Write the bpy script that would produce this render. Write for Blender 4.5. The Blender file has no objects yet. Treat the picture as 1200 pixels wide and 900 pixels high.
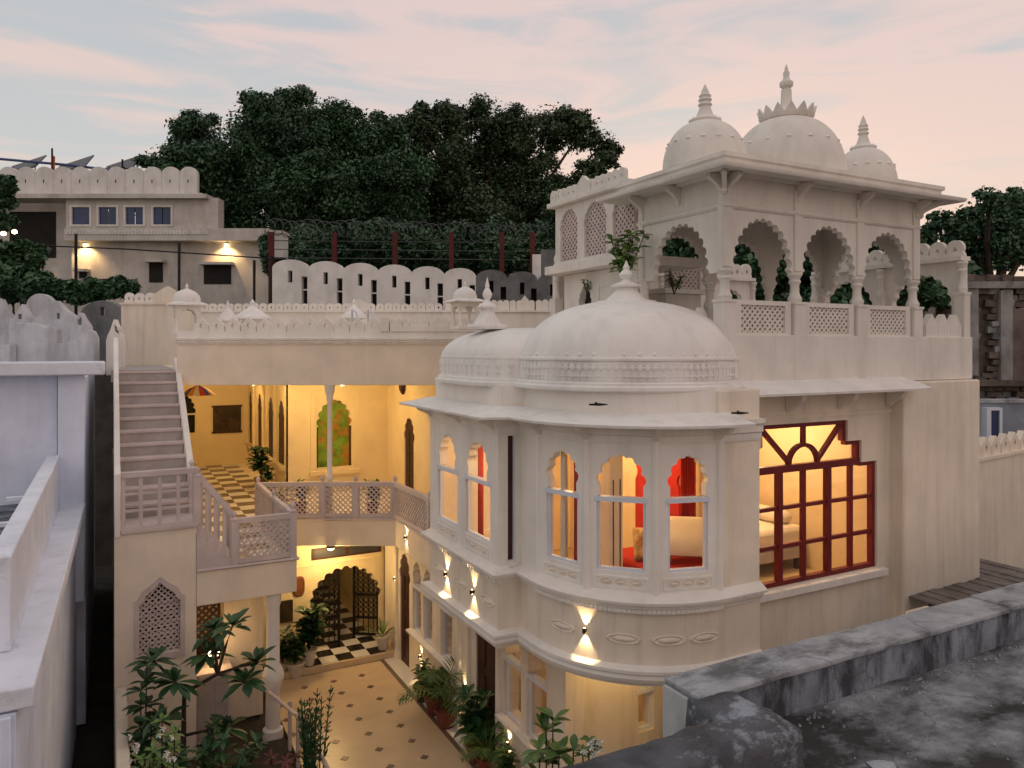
import bpy, bmesh, math, random
import numpy as np
from mathutils import Vector, Matrix
from mathutils.geometry import delaunay_2d_cdt
R = math.radians
random.seed(7); rng = np.random.default_rng(7)
scene = bpy.context.scene
COL = scene.collection
PI = math.pi

# ------------------------------------------------------------------ camera
FP = 880.0; HY = 408.0; CAMZ = 7.5; YAW = R(28.1)
S_, C_ = math.sin(YAW), math.cos(YAW)
cam = bpy.data.cameras.new('camera'); camo = bpy.data.objects.new('camera', cam); COL.objects.link(camo)
cam.sensor_width = 36; cam.lens = FP/1200*36; cam.shift_y = -(450-HY)/1200
cam.clip_start = 0.05; cam.clip_end = 2000
camo.location = (0, 0, CAMZ); camo.rotation_euler = (R(90), 0, -YAW)
scene.camera = camo

# ------------------------------------------------------------------ sky, sun, exposure
w = bpy.data.worlds.new('World'); scene.world = w; w.use_nodes = True
nt = w.node_tree; nt.nodes.clear()
def N(tree, t, **k):
    n = tree.nodes.new(t)
    for a, b in k.items(): setattr(n, a, b)
    return n
SUN_EL, SUN_AZ = R(2.5), R(44)          # sun just setting beyond the trees and pavilion, ahead of the camera
out = N(nt, 'ShaderNodeOutputWorld'); bg = N(nt, 'ShaderNodeBackground'); bg2 = N(nt, 'ShaderNodeBackground'); add = N(nt, 'ShaderNodeAddShader')
sky = N(nt, 'ShaderNodeTexSky', sky_type='NISHITA', sun_disc=False)
sky.sun_elevation = SUN_EL; sky.sun_rotation = SUN_AZ; sky.air_density = 1.0; sky.dust_density = 2.0
nt.links.new(sky.outputs[0], bg.inputs[0]); bg.inputs[1].default_value = 0.012
def vmath(op, a, vec):
    n = N(nt, 'ShaderNodeVectorMath', operation=op); nt.links.new(a, n.inputs[0]); n.inputs[1].default_value = vec; return n.outputs['Value']
def fmath(op, a, b):
    n = N(nt, 'ShaderNodeMath', operation=op)
    for k, v in enumerate((a, b)):
        if isinstance(v, (int, float)): n.inputs[k].default_value = v
        else: nt.links.new(v, n.inputs[k])
    return n.outputs[0]
tc = N(nt, 'ShaderNodeTexCoord'); sep = N(nt, 'ShaderNodeSeparateXYZ'); gen = tc.outputs['Generated']; nt.links.new(gen, sep.inputs[0])
ramp = N(nt, 'ShaderNodeValToRGB'); nt.links.new(sep.outputs[2], ramp.inputs[0])
e = ramp.color_ramp.elements
e[0].position = 0.0; e[0].color = (0.56, 0.45, 0.37, 1)
e[1].position = 1.0; e[1].color = (0.46, 0.47, 0.475, 1)
for p, c in ((0.10, (0.50, 0.48, 0.43, 1)), (0.22, (0.44, 0.45, 0.45, 1)), (0.40, (0.39, 0.405, 0.43, 1))):
    x = e.new(p); x.color = c
mp = N(nt, 'ShaderNodeMapping'); nt.links.new(gen, mp.inputs[0])
mp.inputs['Scale'].default_value = (1.3, 1.3, 8.0); mp.inputs['Rotation'].default_value = (R(9), R(15), 0); mp.inputs['Location'].default_value = (0.35, 0.1, 0.2)
noi = N(nt, 'ShaderNodeTexNoise'); noi.inputs['Scale'].default_value = 2.3; noi.inputs['Detail'].default_value = 8; noi.inputs['Roughness'].default_value = 0.55; noi.inputs['Distortion'].default_value = 1.1
nt.links.new(mp.outputs[0], noi.inputs[0])
side = vmath('DOT_PRODUCT', gen, (C_*0.8, -S_*0.8, 0.55))     # the cloud bank lies towards the sunset side
cov = fmath('ADD', noi.outputs[0], fmath('MULTIPLY', side, 0.24))
cr = N(nt, 'ShaderNodeMapRange', interpolation_type='SMOOTHSTEP'); nt.links.new(cov, cr.inputs[0])
cr.inputs[1].default_value = 0.40; cr.inputs[2].default_value = 0.64; cr.inputs[4].default_value = 0.95
cramp = N(nt, 'ShaderNodeValToRGB'); nt.links.new(sep.outputs[2], cramp.inputs[0])
ce = cramp.color_ramp.elements
ce[0].position = 0.0; ce[0].color = (0.56, 0.41, 0.36, 1); ce[1].position = 1.0; ce[1].color = (0.48, 0.46, 0.45, 1)
for p, c in ((0.20, (0.61, 0.475, 0.425, 1)), (0.42, (0.57, 0.45, 0.435, 1))):
    x = ce.new(p); x.color = c
mixc = N(nt, 'ShaderNodeMix', data_type='RGBA'); nt.links.new(cr.outputs[0], mixc.inputs[0])
nt.links.new(ramp.outputs[0], mixc.inputs[6]); nt.links.new(cramp.outputs[0], mixc.inputs[7])
glow = vmath('DOT_PRODUCT', gen, (math.sin(SUN_AZ-R(12)), math.cos(SUN_AZ-R(12)), 0.12))
gm_ = N(nt, 'ShaderNodeMapRange'); nt.links.new(glow, gm_.inputs[0]); gm_.inputs[1].default_value = -1.0; gm_.inputs[2].default_value = 0.9; gm_.inputs[3].default_value = 0.0; gm_.inputs[4].default_value = 1.0
tint = N(nt, 'ShaderNodeMix', data_type='RGBA'); nt.links.new(gm_.outputs[0], tint.inputs[0]); tint.inputs[6].default_value = (1.10, 1.06, 1.02, 1); tint.inputs[7].default_value = (1, 1, 1, 1)
mul = N(nt, 'ShaderNodeMix', data_type='RGBA', blend_type='MULTIPLY'); mul.inputs[0].default_value = 1.0
nt.links.new(mixc.outputs[2], mul.inputs[6]); nt.links.new(tint.outputs[2], mul.inputs[7])
nt.links.new(mul.outputs[2], bg2.inputs[0]); bg2.inputs[1].default_value = 0.90
nt.links.new(bg.outputs[0], add.inputs[0]); nt.links.new(bg2.outputs[0], add.inputs[1]); nt.links.new(add.outputs[0], out.inputs[0])
sl = bpy.data.lights.new('sun', 'SUN'); sl.energy = 0.5; sl.angle = R(12); sl.color = (1.0, 0.72, 0.55)
so = bpy.data.objects.new('sun', sl); COL.objects.link(so)
d_ = Vector((math.sin(SUN_AZ)*math.cos(SUN_EL), math.cos(SUN_AZ)*math.cos(SUN_EL), math.sin(SUN_EL)))
so.rotation_euler = (-d_).to_track_quat('-Z', 'Y').to_euler()
so.location = d_*60
vs = scene.view_settings
scene.render.engine = 'CYCLES'
vs.view_transform = 'Standard'; vs.look = 'None'; vs.exposure = 0.52; vs.gamma = 1.0; vs.use_curve_mapping = False
scene.cycles.max_bounces = 6; scene.cycles.transparent_max_bounces = 12
scene.render.resolution_x = 1024; scene.render.resolution_y = 768

# ------------------------------------------------------------------ pixel -> place
def ray(px, py):
    a = (px-600)/FP; b = (HY-py)/FP
    return Vector((S_+C_*a, C_-S_*a, b))
def PD(px, py, d): return Vector((0, 0, CAMZ)) + ray(px, py)*d
def PX(px, py, X): r = ray(px, py); return Vector((0, 0, CAMZ)) + r*(X/r.x)
def PY(px, py, Y): r = ray(px, py); return Vector((0, 0, CAMZ)) + r*(Y/r.y)
def PZ(px, py, z): r = ray(px, py); return Vector((0, 0, CAMZ)) + r*((z-CAMZ)/r.z)

# ------------------------------------------------------------------ materials
MATS = {}
def mat(name, col, rough=0.85, var=0.10, bump=0.15, bscale=45, stain=None, stain_amt=0.0, stain_scale=(3, 3, 0.5), metallic=0.0, spec=0.3, col2=None, nscale=1.3, slo=0.48, shi=0.68, crack=0.0):
    m = bpy.data.materials.new(name); m.use_nodes = True; t = m.node_tree
    b = t.nodes['Principled BSDF']
    b.inputs['Roughness'].default_value = rough; b.inputs['Metallic'].default_value = metallic
    b.inputs['Specular IOR Level'].default_value = spec
    g = N(t, 'ShaderNodeNewGeometry')
    n1 = N(t, 'ShaderNodeTexNoise'); n1.inputs['Scale'].default_value = nscale; n1.inputs['Detail'].default_value = 6; n1.inputs['Roughness'].default_value = 0.6
    t.links.new(g.outputs['Position'], n1.inputs[0])
    n2 = N(t, 'ShaderNodeTexNoise'); n2.inputs['Scale'].default_value = bscale; n2.inputs['Detail'].default_value = 4
    t.links.new(g.outputs['Position'], n2.inputs[0])
    mx = N(t, 'ShaderNodeMix', data_type='RGBA')
    c2 = col2 if col2 else tuple(max(0, c*(1-2.2*var)) for c in col)
    c1 = tuple(min(1, c*(1+0.5*var)) for c in col)
    mx.inputs[6].default_value = (*c2, 1); mx.inputs[7].default_value = (*c1, 1)
    mr = N(t, 'ShaderNodeMapRange'); mr.inputs[1].default_value = 0.3; mr.inputs[2].default_value = 0.62
    t.links.new(n1.outputs[0], mr.inputs[0]); t.links.new(mr.outputs[0], mx.inputs[0])
    colout = mx.outputs[2]
    if stain:
        mp = N(t, 'ShaderNodeMapping'); mp.inputs['Scale'].default_value = stain_scale
        t.links.new(g.outputs['Position'], mp.inputs[0])
        n3 = N(t, 'ShaderNodeTexNoise'); n3.inputs['Scale'].default_value = 1.0; n3.inputs['Detail'].default_value = 8; n3.inputs['Roughness'].default_value = 0.68
        t.links.new(mp.outputs[0], n3.inputs[0])
        m3 = N(t, 'ShaderNodeMapRange'); m3.inputs[1].default_value = slo; m3.inputs[2].default_value = shi; m3.inputs[4].default_value = stain_amt
        t.links.new(n3.outputs[0], m3.inputs[0])
        mx2 = N(t, 'ShaderNodeMix', data_type='RGBA'); t.links.new(m3.outputs[0], mx2.inputs[0]); t.links.new(colout, mx2.inputs[6]); mx2.inputs[7].default_value = (*stain, 1)
        colout = mx2.outputs[2]
    if crack:
        nd = N(t, 'ShaderNodeTexNoise'); nd.inputs['Scale'].default_value = 2.5; nd.inputs['Detail'].default_value = 5; t.links.new(g.outputs['Position'], nd.inputs[0])
        va = N(t, 'ShaderNodeVectorMath', operation='MULTIPLY_ADD'); t.links.new(nd.outputs['Color'], va.inputs[0]); va.inputs[1].default_value = (0.45,0.45,0.45); t.links.new(g.outputs['Position'], va.inputs[2])
        vo = N(t, 'ShaderNodeTexVoronoi', feature='DISTANCE_TO_EDGE'); vo.inputs['Scale'].default_value = crack; t.links.new(va.outputs[0], vo.inputs['Vector'])
        mc = N(t, 'ShaderNodeMapRange'); mc.inputs[1].default_value = 0.002; mc.inputs[2].default_value = 0.007; mc.inputs[3].default_value = 0.35; mc.inputs[4].default_value = 0.0; t.links.new(vo.outputs['Distance'], mc.inputs[0])
        ms = N(t, 'ShaderNodeTexNoise'); ms.inputs['Scale'].default_value = 70; ms.inputs['Detail'].default_value = 3; t.links.new(g.outputs['Position'], ms.inputs[0])
        m5 = N(t, 'ShaderNodeMapRange'); m5.inputs[1].default_value = 0.56; m5.inputs[2].default_value = 0.72; m5.inputs[4].default_value = 0.35; t.links.new(ms.outputs[0], m5.inputs[0])
        mm = N(t, 'ShaderNodeMath', operation='MAXIMUM'); t.links.new(mc.outputs[0], mm.inputs[0]); t.links.new(m5.outputs[0], mm.inputs[1])
        mx4 = N(t, 'ShaderNodeMix', data_type='RGBA'); t.links.new(mm.outputs[0], mx4.inputs[0]); t.links.new(colout, mx4.inputs[6]); mx4.inputs[7].default_value = (0.02,0.02,0.02,1)
        colout = mx4.outputs[2]
    t.links.new(colout, b.inputs['Base Color'])
    if bump:
        bp = N(t, 'ShaderNodeBump'); bp.inputs['Strength'].default_value = bump; bp.inputs['Distance'].default_value = 0.02
        ad = N(t, 'ShaderNodeMath', operation='ADD'); t.links.new(n1.outputs[0], ad.inputs[0]); t.links.new(n2.outputs[0], ad.inputs[1])
        t.links.new(ad.outputs[0], bp.inputs['Height']); t.links.new(bp.outputs[0], b.inputs['Normal'])
    MATS[name] = m
    return m
def emit(name, col, s):
    m = bpy.data.materials.new(name); m.use_nodes = True; t = m.node_tree; t.nodes.clear()
    e = N(t, 'ShaderNodeEmission'); e.inputs[0].default_value = (*col, 1); e.inputs[1].default_value = s
    o = N(t, 'ShaderNodeOutputMaterial'); t.links.new(e.outputs[0], o.inputs[0]); MATS[name] = m; return m
def glass(name, tint=(1, 1, 1), base=0.06, rough=0.02):
    m = bpy.data.materials.new(name); m.use_nodes = True; t = m.node_tree; t.nodes.clear()
    tr = N(t, 'ShaderNodeBsdfTransparent'); tr.inputs[0].default_value = (*tint, 1)
    gl = N(t, 'ShaderNodeBsdfGlossy'); gl.inputs['Roughness'].default_value = rough
    fr = N(t, 'ShaderNodeLayerWeight'); pw = N(t, 'ShaderNodeMath', operation='POWER'); t.links.new(fr.outputs['Facing'], pw.inputs[0]); pw.inputs[1].default_value = 4.0
    fr.inputs[0].default_value = 0.5
    ml = N(t, 'ShaderNodeMath', operation='MULTIPLY'); t.links.new(pw.outputs[0], ml.inputs[0]); ml.inputs[1].default_value = 0.45
    ad = N(t, 'ShaderNodeMath', operation='ADD'); ad.inputs[1].default_value = base; t.links.new(ml.outputs[0], ad.inputs[0])
    mx = N(t, 'ShaderNodeMixShader'); t.links.new(ad.outputs[0], mx.inputs[0]); t.links.new(tr.outputs[0], mx.inputs[1]); t.links.new(gl.outputs[0], mx.inputs[2])
    o = N(t, 'ShaderNodeOutputMaterial'); t.links.new(mx.outputs[0], o.inputs[0]); MATS[name] = m; return m
def leafmat(name, c1, c2, rough=0.5):
    m = bpy.data.materials.new(name); m.use_nodes = True; t = m.node_tree
    b = t.nodes['Principled BSDF']; b.inputs['Roughness'].default_value = rough
    g = N(t, 'ShaderNodeNewGeometry'); mx = N(t, 'ShaderNodeMix', data_type='RGBA')
    mx.inputs[6].default_value = (*c1, 1); mx.inputs[7].default_value = (*c2, 1)
    nz = N(t, 'ShaderNodeTexNoise'); nz.inputs['Scale'].default_value = 0.45; nz.inputs['Detail'].default_value = 3; t.links.new(g.outputs['Position'], nz.inputs[0])
    mz = N(t, 'ShaderNodeMapRange'); mz.inputs[1].default_value = 0.35; mz.inputs[2].default_value = 0.65; mz.inputs[3].default_value = 0.35; mz.inputs[4].default_value = 1.5; t.links.new(nz.outputs[0], mz.inputs[0])
    mm = N(t, 'ShaderNodeMath', operation='MULTIPLY'); t.links.new(g.outputs['Random Per Island'], mm.inputs[0]); t.links.new(mz.outputs[0], mm.inputs[1])
    t.links.new(mm.outputs[0], mx.inputs[0]); t.links.new(mx.outputs[2], b.inputs['Base Color'])
    MATS[name] = m; return m

PL = mat('plaster_cream', (0.80, 0.71, 0.595), 0.9, 0.05, 0.10, 60, (0.46, 0.38, 0.31), 0.34, (4.0, 4.0, 0.32))
PP = mat('plaster_court_glow', (0.83, 0.73, 0.605), 0.9, 0.05, 0.10, 60, (0.52, 0.43, 0.37), 0.16, (2.2, 2.2, 0.35))  # cream plaster lightened for both wings, courtyard glow painted into the base colour
PW = mat('plaster_white', (0.83, 0.785, 0.73), 0.88, 0.04, 0.08, 60, (0.48, 0.43, 0.39), 0.26, (3.0, 3.0, 0.4))
PWH = mat('plaster_dome', (0.84, 0.815, 0.785), 0.8, 0.035, 0.06, 60, (0.50, 0.47, 0.45), 0.30, (3.0, 3.0, 0.6))
PAV = mat('plaster_pavilion', (0.76, 0.72, 0.665), 0.9, 0.05, 0.10, 60, (0.42, 0.38, 0.34), 0.28, (3, 3, 0.6))
PY_ = mat('plaster_yellow', (0.80, 0.66, 0.41), 0.85, 0.04, 0.06, 60)
STONE = mat('pink_sandstone', (0.62, 0.53, 0.51), 0.8, 0.08, 0.12, 60, (0.40, 0.33, 0.32), 0.3, (4, 4, 2))
STEP = mat('stair_stone', (0.45, 0.41, 0.395), 0.8, 0.12, 0.15, 50, (0.30, 0.25, 0.24), 0.4, (3, 3, 3))
BLUE = mat('bluewash_plaster', (0.72, 0.78, 0.93), 0.9, 0.07, 0.14, 50, (0.42, 0.46, 0.56), 0.2, (3, 3, 0.5))
BLUEW = mat('bluewash_coping', (0.76, 0.80, 0.90), 0.9, 0.06, 0.3, 30, (0.30, 0.31, 0.35), 0.35, (4, 4, 4), slo=0.55, shi=0.72)
CON = mat('weathered_concrete', (0.24, 0.275, 0.325), 0.92, 0.18, 0.5, 25, (0.03, 0.031, 0.034), 0.9, (3.0, 3.0, 0.9), nscale=2.6, slo=0.44, shi=0.60, crack=0.6)
CONL = mat('pale_concrete', (0.37, 0.39, 0.42), 0.92, 0.16, 0.5, 25, (0.06, 0.06, 0.062), 0.75, (1.6, 2.6, 2.5), nscale=2.0, slo=0.49, shi=0.64, crack=0.5)
CONF = mat('roof_floor_concrete', (0.28, 0.295, 0.32), 0.9, 0.25, 0.7, 18, (0.022, 0.022, 0.021), 0.95, (0.55, 0.8, 1.0), nscale=2.6, slo=0.44, shi=0.57, crack=0.55)
CONB = mat('dark_coping', (0.095, 0.10, 0.115), 0.92, 0.25, 0.8, 25, (0.36, 0.40, 0.46), 0.75, (2.0, 2.4, 2.6), nscale=2.6, slo=0.53, shi=0.62, crack=0.8)
RUIN = mat('ruin_stone', (0.16, 0.125, 0.105), 0.95, 0.2, 0.5, 14, (0.05, 0.04, 0.035), 0.7, (2, 2, 2))
RUINW = mat('ruin_plaster', (0.30, 0.29, 0.29), 0.95, 0.2, 0.4, 14, (0.10, 0.085, 0.08), 0.8, (1.2, 1.2, 0.5))
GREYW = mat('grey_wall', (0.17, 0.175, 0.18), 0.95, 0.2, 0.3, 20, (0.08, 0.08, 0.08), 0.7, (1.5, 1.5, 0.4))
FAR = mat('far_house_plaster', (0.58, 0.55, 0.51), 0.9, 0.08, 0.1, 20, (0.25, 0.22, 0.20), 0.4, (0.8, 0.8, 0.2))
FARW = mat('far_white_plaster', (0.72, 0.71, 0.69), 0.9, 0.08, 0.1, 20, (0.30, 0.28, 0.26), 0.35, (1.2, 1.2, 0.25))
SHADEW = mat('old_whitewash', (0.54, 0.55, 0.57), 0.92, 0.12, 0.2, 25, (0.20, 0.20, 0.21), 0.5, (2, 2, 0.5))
RED = mat('maroon_paint', (0.16, 0.014, 0.016), 0.45, 0.1, 0.03, 40)
REDC = mat('red_cloth', (0.42, 0.025, 0.018), 0.9, 0.12, 0.2, 80)
WOOD = mat('dark_wood', (0.055, 0.022, 0.014), 0.5, 0.25, 0.2, 30)
DARK = mat('dark_recess', (0.02, 0.018, 0.017), 0.8, 0.2, 0.0)
IRON = mat('dark_iron', (0.018, 0.015, 0.014), 0.5, 0.2, 0.05, metallic=0.3)
FRAME = mat('window_frame_white', (0.66, 0.70, 0.80), 0.4, 0.03, 0.0)
BRZ = mat('sconce_bronze', (0.04, 0.03, 0.022), 0.6, 0.1, 0.0)
MARB = mat('marble_beige', (0.62, 0.475, 0.31), 0.32, 0.06, 0.02, 30, (0.45, 0.36, 0.26), 0.25, (1.5, 1.5, 1.5), spec=0.5)
MARW = mat('marble_white', (0.74, 0.71, 0.66), 0.3, 0.06, 0.02, 30, spec=0.5)
MARD = mat('marble_brown', (0.17, 0.12, 0.09), 0.3, 0.15, 0.02, 30, spec=0.5)
MARK = mat('marble_black', (0.018, 0.017, 0.017), 0.25, 0.15, 0.02, 30, spec=0.5)
POTT = mat('terracotta', (0.20, 0.055, 0.035), 0.75, 0.15, 0.1, 40)
POTW = mat('white_pot', (0.62, 0.58, 0.52), 0.6, 0.06, 0.05, 40)
EARTH = mat('earth', (0.045, 0.038, 0.03), 0.95, 0.25, 0.4, 10)
BARK = mat('bark', (0.05, 0.036, 0.026), 0.95, 0.25, 0.5, 14)
BED = mat('bed_linen', (0.80, 0.72, 0.58), 0.95, 0.05, 0.15, 30)
CUSH = mat('cushion_print', (0.62, 0.42, 0.20), 0.9, 0.3, 0.1, 30, (0.40, 0.10, 0.05), 0.7, (9, 9, 9), nscale=8)
ROOM = mat('room_paint', (0.78, 0.62, 0.38), 0.85, 0.04, 0.03, 30)
ROOMF = mat('room_floor', (0.50, 0.38, 0.20), 0.5, 0.08, 0.02, 30)
POST = mat('red_post', (0.10, 0.016, 0.014), 0.7, 0.15, 0.05)
WIRE = mat('razor_wire', (0.10, 0.11, 0.11), 0.5, 0.1, 0.0, metallic=0.6)
PIPE = mat('blue_pipe', (0.05, 0.09, 0.20), 0.5, 0.1, 0.0)
TIN = mat('tin_panel', (0.05, 0.05, 0.06), 0.4, 0.2, 0.0)
BLIND = mat('window_blue', (0.025, 0.045, 0.14), 0.18, 0.2, 0.0, spec=0.5)
PLANK = mat('plank_roof', (0.21, 0.18, 0.165), 0.9, 0.2, 0.3, 20, (0.09, 0.08, 0.075), 0.7, (4, 4, 4))
MURAL = mat('mural_green', (0.16, 0.30, 0.03), 0.6, 0.25, 0.0, 30, (0.60, 0.13, 0.03), 0.95, (2.6, 2.6, 2.6), nscale=4)
CANV = mat('dark_canvas', (0.05, 0.038, 0.02), 0.5, 0.3, 0.02, 30, (0.16, 0.06, 0.02), 0.6, (6, 6, 6))
PLAQ = mat('plaque_brown', (0.22, 0.08, 0.03), 0.5, 0.15, 0.02)
FLOW = mat('white_petals', (0.75, 0.75, 0.70), 0.7, 0.05, 0.0)
GLASS = glass('window_glass', (0.97, 0.98, 1.0), 0.05)
GLASSB = glass('bay_glass', (0.97, 0.98, 1.0), 0.02)
WARM = (1.0, 0.62, 0.26); YEL = (1.0, 0.66, 0.26)
BULB = emit('warm_bulb', (1.0, 0.72, 0.34), 9)
LF_TREE = leafmat('leaf_tree', (0.018, 0.055, 0.026), (0.055, 0.135, 0.055))
LF_TREE2 = leafmat('leaf_tree_olive', (0.020, 0.045, 0.020), (0.060, 0.105, 0.038))
LF_DARK = leafmat('leaf_dark', (0.014, 0.055, 0.018), (0.045, 0.120, 0.035), 0.4)
LF_PALM = leafmat('leaf_palm', (0.03, 0.085, 0.015), (0.10, 0.17, 0.03), 0.45)
LF_BRIGHT = leafmat('leaf_bright', (0.07, 0.16, 0.03), (0.16, 0.27, 0.05), 0.45)
LF_TEAL = leafmat('leaf_teal', (0.010, 0.04, 0.035), (0.02, 0.08, 0.06), 0.4)

# ------------------------------------------------------------------ mesh helpers
WLOC = {}
class Fr:
    """wall frame: u runs to the right seen from outside, v is up, n points out of the wall"""
    def __init__(s, x, y, deg, z=0.0):
        s.o = Vector((x, y, z)); a = R(deg); s.u = Vector((math.cos(a), math.sin(a), 0)); s.n = Vector((math.sin(a), -math.cos(a), 0)); s.deg = deg
    def p(s, u, v, n=0.0): return s.o + s.u*u + s.n*n + Vector((0, 0, v))
def frd(d, deg_extra=0): # frame facing the camera direction at depth d: u = offset to the right of the view axis
    return Fr(S_*d, C_*d, -math.degrees(YAW))
def tess(loops):
    flat = [Vector((p[0],p[1])) for l in loops for p in l]; ed = []; o = 0
    for l in loops:
        m = len(l); ed.append([o+i for i in range(m)]); o += m
    vs, es, fs, ov, oe, of = delaunay_2d_cdt(flat, [], ed, 2, 1e-7)
    mp = [min(o_) if o_ else None for o_ in ov]
    out = []
    for f in fs:
        g = [mp[i] for i in f]
        if None not in g: out.append(g)
    return out
class MB:
    def __init__(s): s.v = []; s.f = []
    def add(s, vs, fs):
        o = len(s.v); s.v += [tuple(p) for p in vs]; s.f += [tuple(i+o for i in f) for f in fs]; return s
    def box(s, x0, x1, y0, y1, z0, z1):
        return s.add([(x0,y0,z0),(x1,y0,z0),(x1,y1,z0),(x0,y1,z0),(x0,y0,z1),(x1,y0,z1),(x1,y1,z1),(x0,y1,z1)],
                     [(0,3,2,1),(4,5,6,7),(0,1,5,4),(1,2,6,5),(2,3,7,6),(3,0,4,7)])
    def fbox(s, fr, u0, u1, v0, v1, n0, n1):
        P = [fr.p(u,v,n) for v in (v0,v1) for (u,n) in ((u0,n1),(u1,n1),(u1,n0),(u0,n0))]
        return s.add(P, [(0,3,2,1),(4,5,6,7),(0,1,5,4),(1,2,6,5),(2,3,7,6),(3,0,4,7)])
    def bar(s, fr, a, b, wd, n0, n1):           # straight bar a->b in the wall plane
        a = Vector(a); b = Vector(b); d = (b-a).normalized(); q = Vector((-d.y, d.x))*wd/2
        c = [a-q, b-q, b+q, a+q]
        P = [fr.p(p.x,p.y,n) for n in (n1,n0) for p in c]
        return s.add(P, [(0,1,2,3),(7,6,5,4),(0,4,5,1),(1,5,6,2),(2,6,7,3),(3,7,4,0)])
    def slab(s, fr, loops, n0, n1):             # plate in a wall plane, with holes
        tri = tess(loops)
        flat = [p for l in loops for p in l]; k = len(flat)
        s_ = len(s.v)
        s.v += [tuple(fr.p(p[0],p[1],n1)) for p in flat] + [tuple(fr.p(p[0],p[1],n0)) for p in flat]
        for t in tri:
            a,b,c = t
            s.f.append((s_+a,s_+b,s_+c)); s.f.append((s_+k+c,s_+k+b,s_+k+a))
        o = 0
        for l in loops:
            m = len(l)
            for i in range(m):
                j = (i+1) % m
                s.f.append((s_+o+i, s_+k+o+i, s_+k+o+j, s_+o+j))
            o += m
        return s
    def plan(s, poly, z0, z1):                  # extruded plan polygon
        tri = tess([poly]); k = len(poly); o = len(s.v)
        s.v += [(p[0],p[1],z1) for p in poly] + [(p[0],p[1],z0) for p in poly]
        for a,b,c in tri: s.f.append((o+a,o+b,o+c)); s.f.append((o+k+c,o+k+b,o+k+a))
        for i in range(k): j=(i+1)%k; s.f.append((o+i,o+k+i,o+k+j,o+j))
        return s
    def lathe(s, c, prof, seg=24, sx=1, sy=1, pw=2.0, a0=0.0, lobes=0, lobe=0.0, cap=True):
        o = len(s.v); n = len(prof)
        for r, z in prof:
            for i in range(seg):
                a = a0+2*PI*i/seg; ca, sa = math.cos(a), math.sin(a)
                k = 1.0 if pw == 2.0 else (abs(ca)**pw+abs(sa)**pw)**(-1/pw)
                rr = r*k*(1+lobe*math.cos(lobes*a)) if lobes else r*k
                s.v.append((c[0]+rr*ca*sx, c[1]+rr*sa*sy, c[2]+z))
        for j in range(n-1):
            for i in range(seg):
                i2 = (i+1)%seg; s.f.append((o+j*seg+i, o+j*seg+i2, o+(j+1)*seg+i2, o+(j+1)*seg+i))
        if cap:
            s.f.append(tuple(o+i for i in reversed(range(seg)))); s.f.append(tuple(o+(n-1)*seg+i for i in range(seg)))
        return s
    def tube(s, pts, r, seg=6):
        pts = [Vector(p) for p in pts]; o = len(s.v); n = len(pts)
        rs = r if isinstance(r, (list, tuple)) else [r]*n
        for i, p in enumerate(pts):
            t = (pts[min(i+1,n-1)]-pts[max(i-1,0)]).normalized()
            q = t.orthogonal() if abs(t.z) > 0.95 else t.cross(Vector((0,0,1)))
            q.normalize(); b = t.cross(q)
            for k in range(seg):
                a = 2*PI*k/seg; s.v.append(tuple(p+(q*math.cos(a)+b*math.sin(a))*rs[i]))
        for i in range(n-1):
            for k in range(seg):
                k2 = (k+1)%seg; s.f.append((o+i*seg+k, o+i*seg+k2, o+(i+1)*seg+k2, o+(i+1)*seg+k))
        s.f.append(tuple(o+k for k in reversed(range(seg)))); s.f.append(tuple(o+(n-1)*seg+k for k in range(seg)))
        return s
    def sweep(s, path, prof, closed=False, side=1):   # profile (n, z) carried along a plan path, mitred
        k = len(path); m = len(prof); o = len(s.v)
        P = [Vector(p) for p in path]
        for i in range(k):
            if closed or 0 < i < k-1: d0 = (P[i]-P[i-1]).normalized(); d1 = (P[(i+1)%k]-P[i]).normalized()
            elif i == 0: d0 = d1 = (P[1]-P[0]).normalized()
            else: d0 = d1 = (P[i]-P[i-1]).normalized()
            n0 = Vector((d0.y,-d0.x))*side; n1 = Vector((d1.y,-d1.x))*side
            q = n0+n1; q = q/max(0.25, q.dot(n0))
            for (n, z) in prof: s.v.append((P[i].x+q.x*n, P[i].y+q.y*n, z))
        for i in range(k if closed else k-1):
            i2 = (i+1)%k
            for j in range(m):
                j2 = (j+1)%m; s.f.append((o+i*m+j, o+i2*m+j, o+i2*m+j2, o+i*m+j2))
        if not closed:
            s.f.append(tuple(o+j for j in range(m))); s.f.append(tuple(o+(k-1)*m+j for j in reversed(range(m))))
        return s
    def jali(s, fr, u0, u1, v0, v1, n0, n1, pitch, bw):
        W, H = u1-u0, v1-v0
        for sg, dn in ((1, 0.0), (-1, 0.004)):
            c = -H if sg > 0 else 0.0
            end = W if sg > 0 else W+H
            while c < end:
                pts = []
                for u in (0, W):
                    v = (u-c)*sg
                    if -1e-9 <= v <= H+1e-9: pts.append((u, v))
                for v in (0, H):
                    u = c+v*sg
                    if 0 < u < W: pts.append((u, v))
                if len(pts) >= 2:
                    a = min(pts); b = max(pts)
                    if math.hypot(a[0]-b[0], a[1]-b[1]) > bw*1.5:
                        s.bar(fr, (u0+a[0], v0+a[1]), (u0+b[0], v0+b[1]), bw, n0+dn, n1-dn)
                c += pitch
        return s
    def mesh(s, name, m, smooth=True):
        me = bpy.data.meshes.new(name); me.from_pydata(s.v, [], s.f); me.update()
        bm = bmesh.new(); bm.from_mesh(me); bmesh.ops.recalc_face_normals(bm, faces=bm.faces); bm.to_mesh(me); bm.free()
        if smooth:
            me.polygons.foreach_set('use_smooth', [True]*len(me.polygons)); me.set_sharp_from_angle(angle=R(38))
        if m: me.materials.append(m)
        return me
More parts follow.
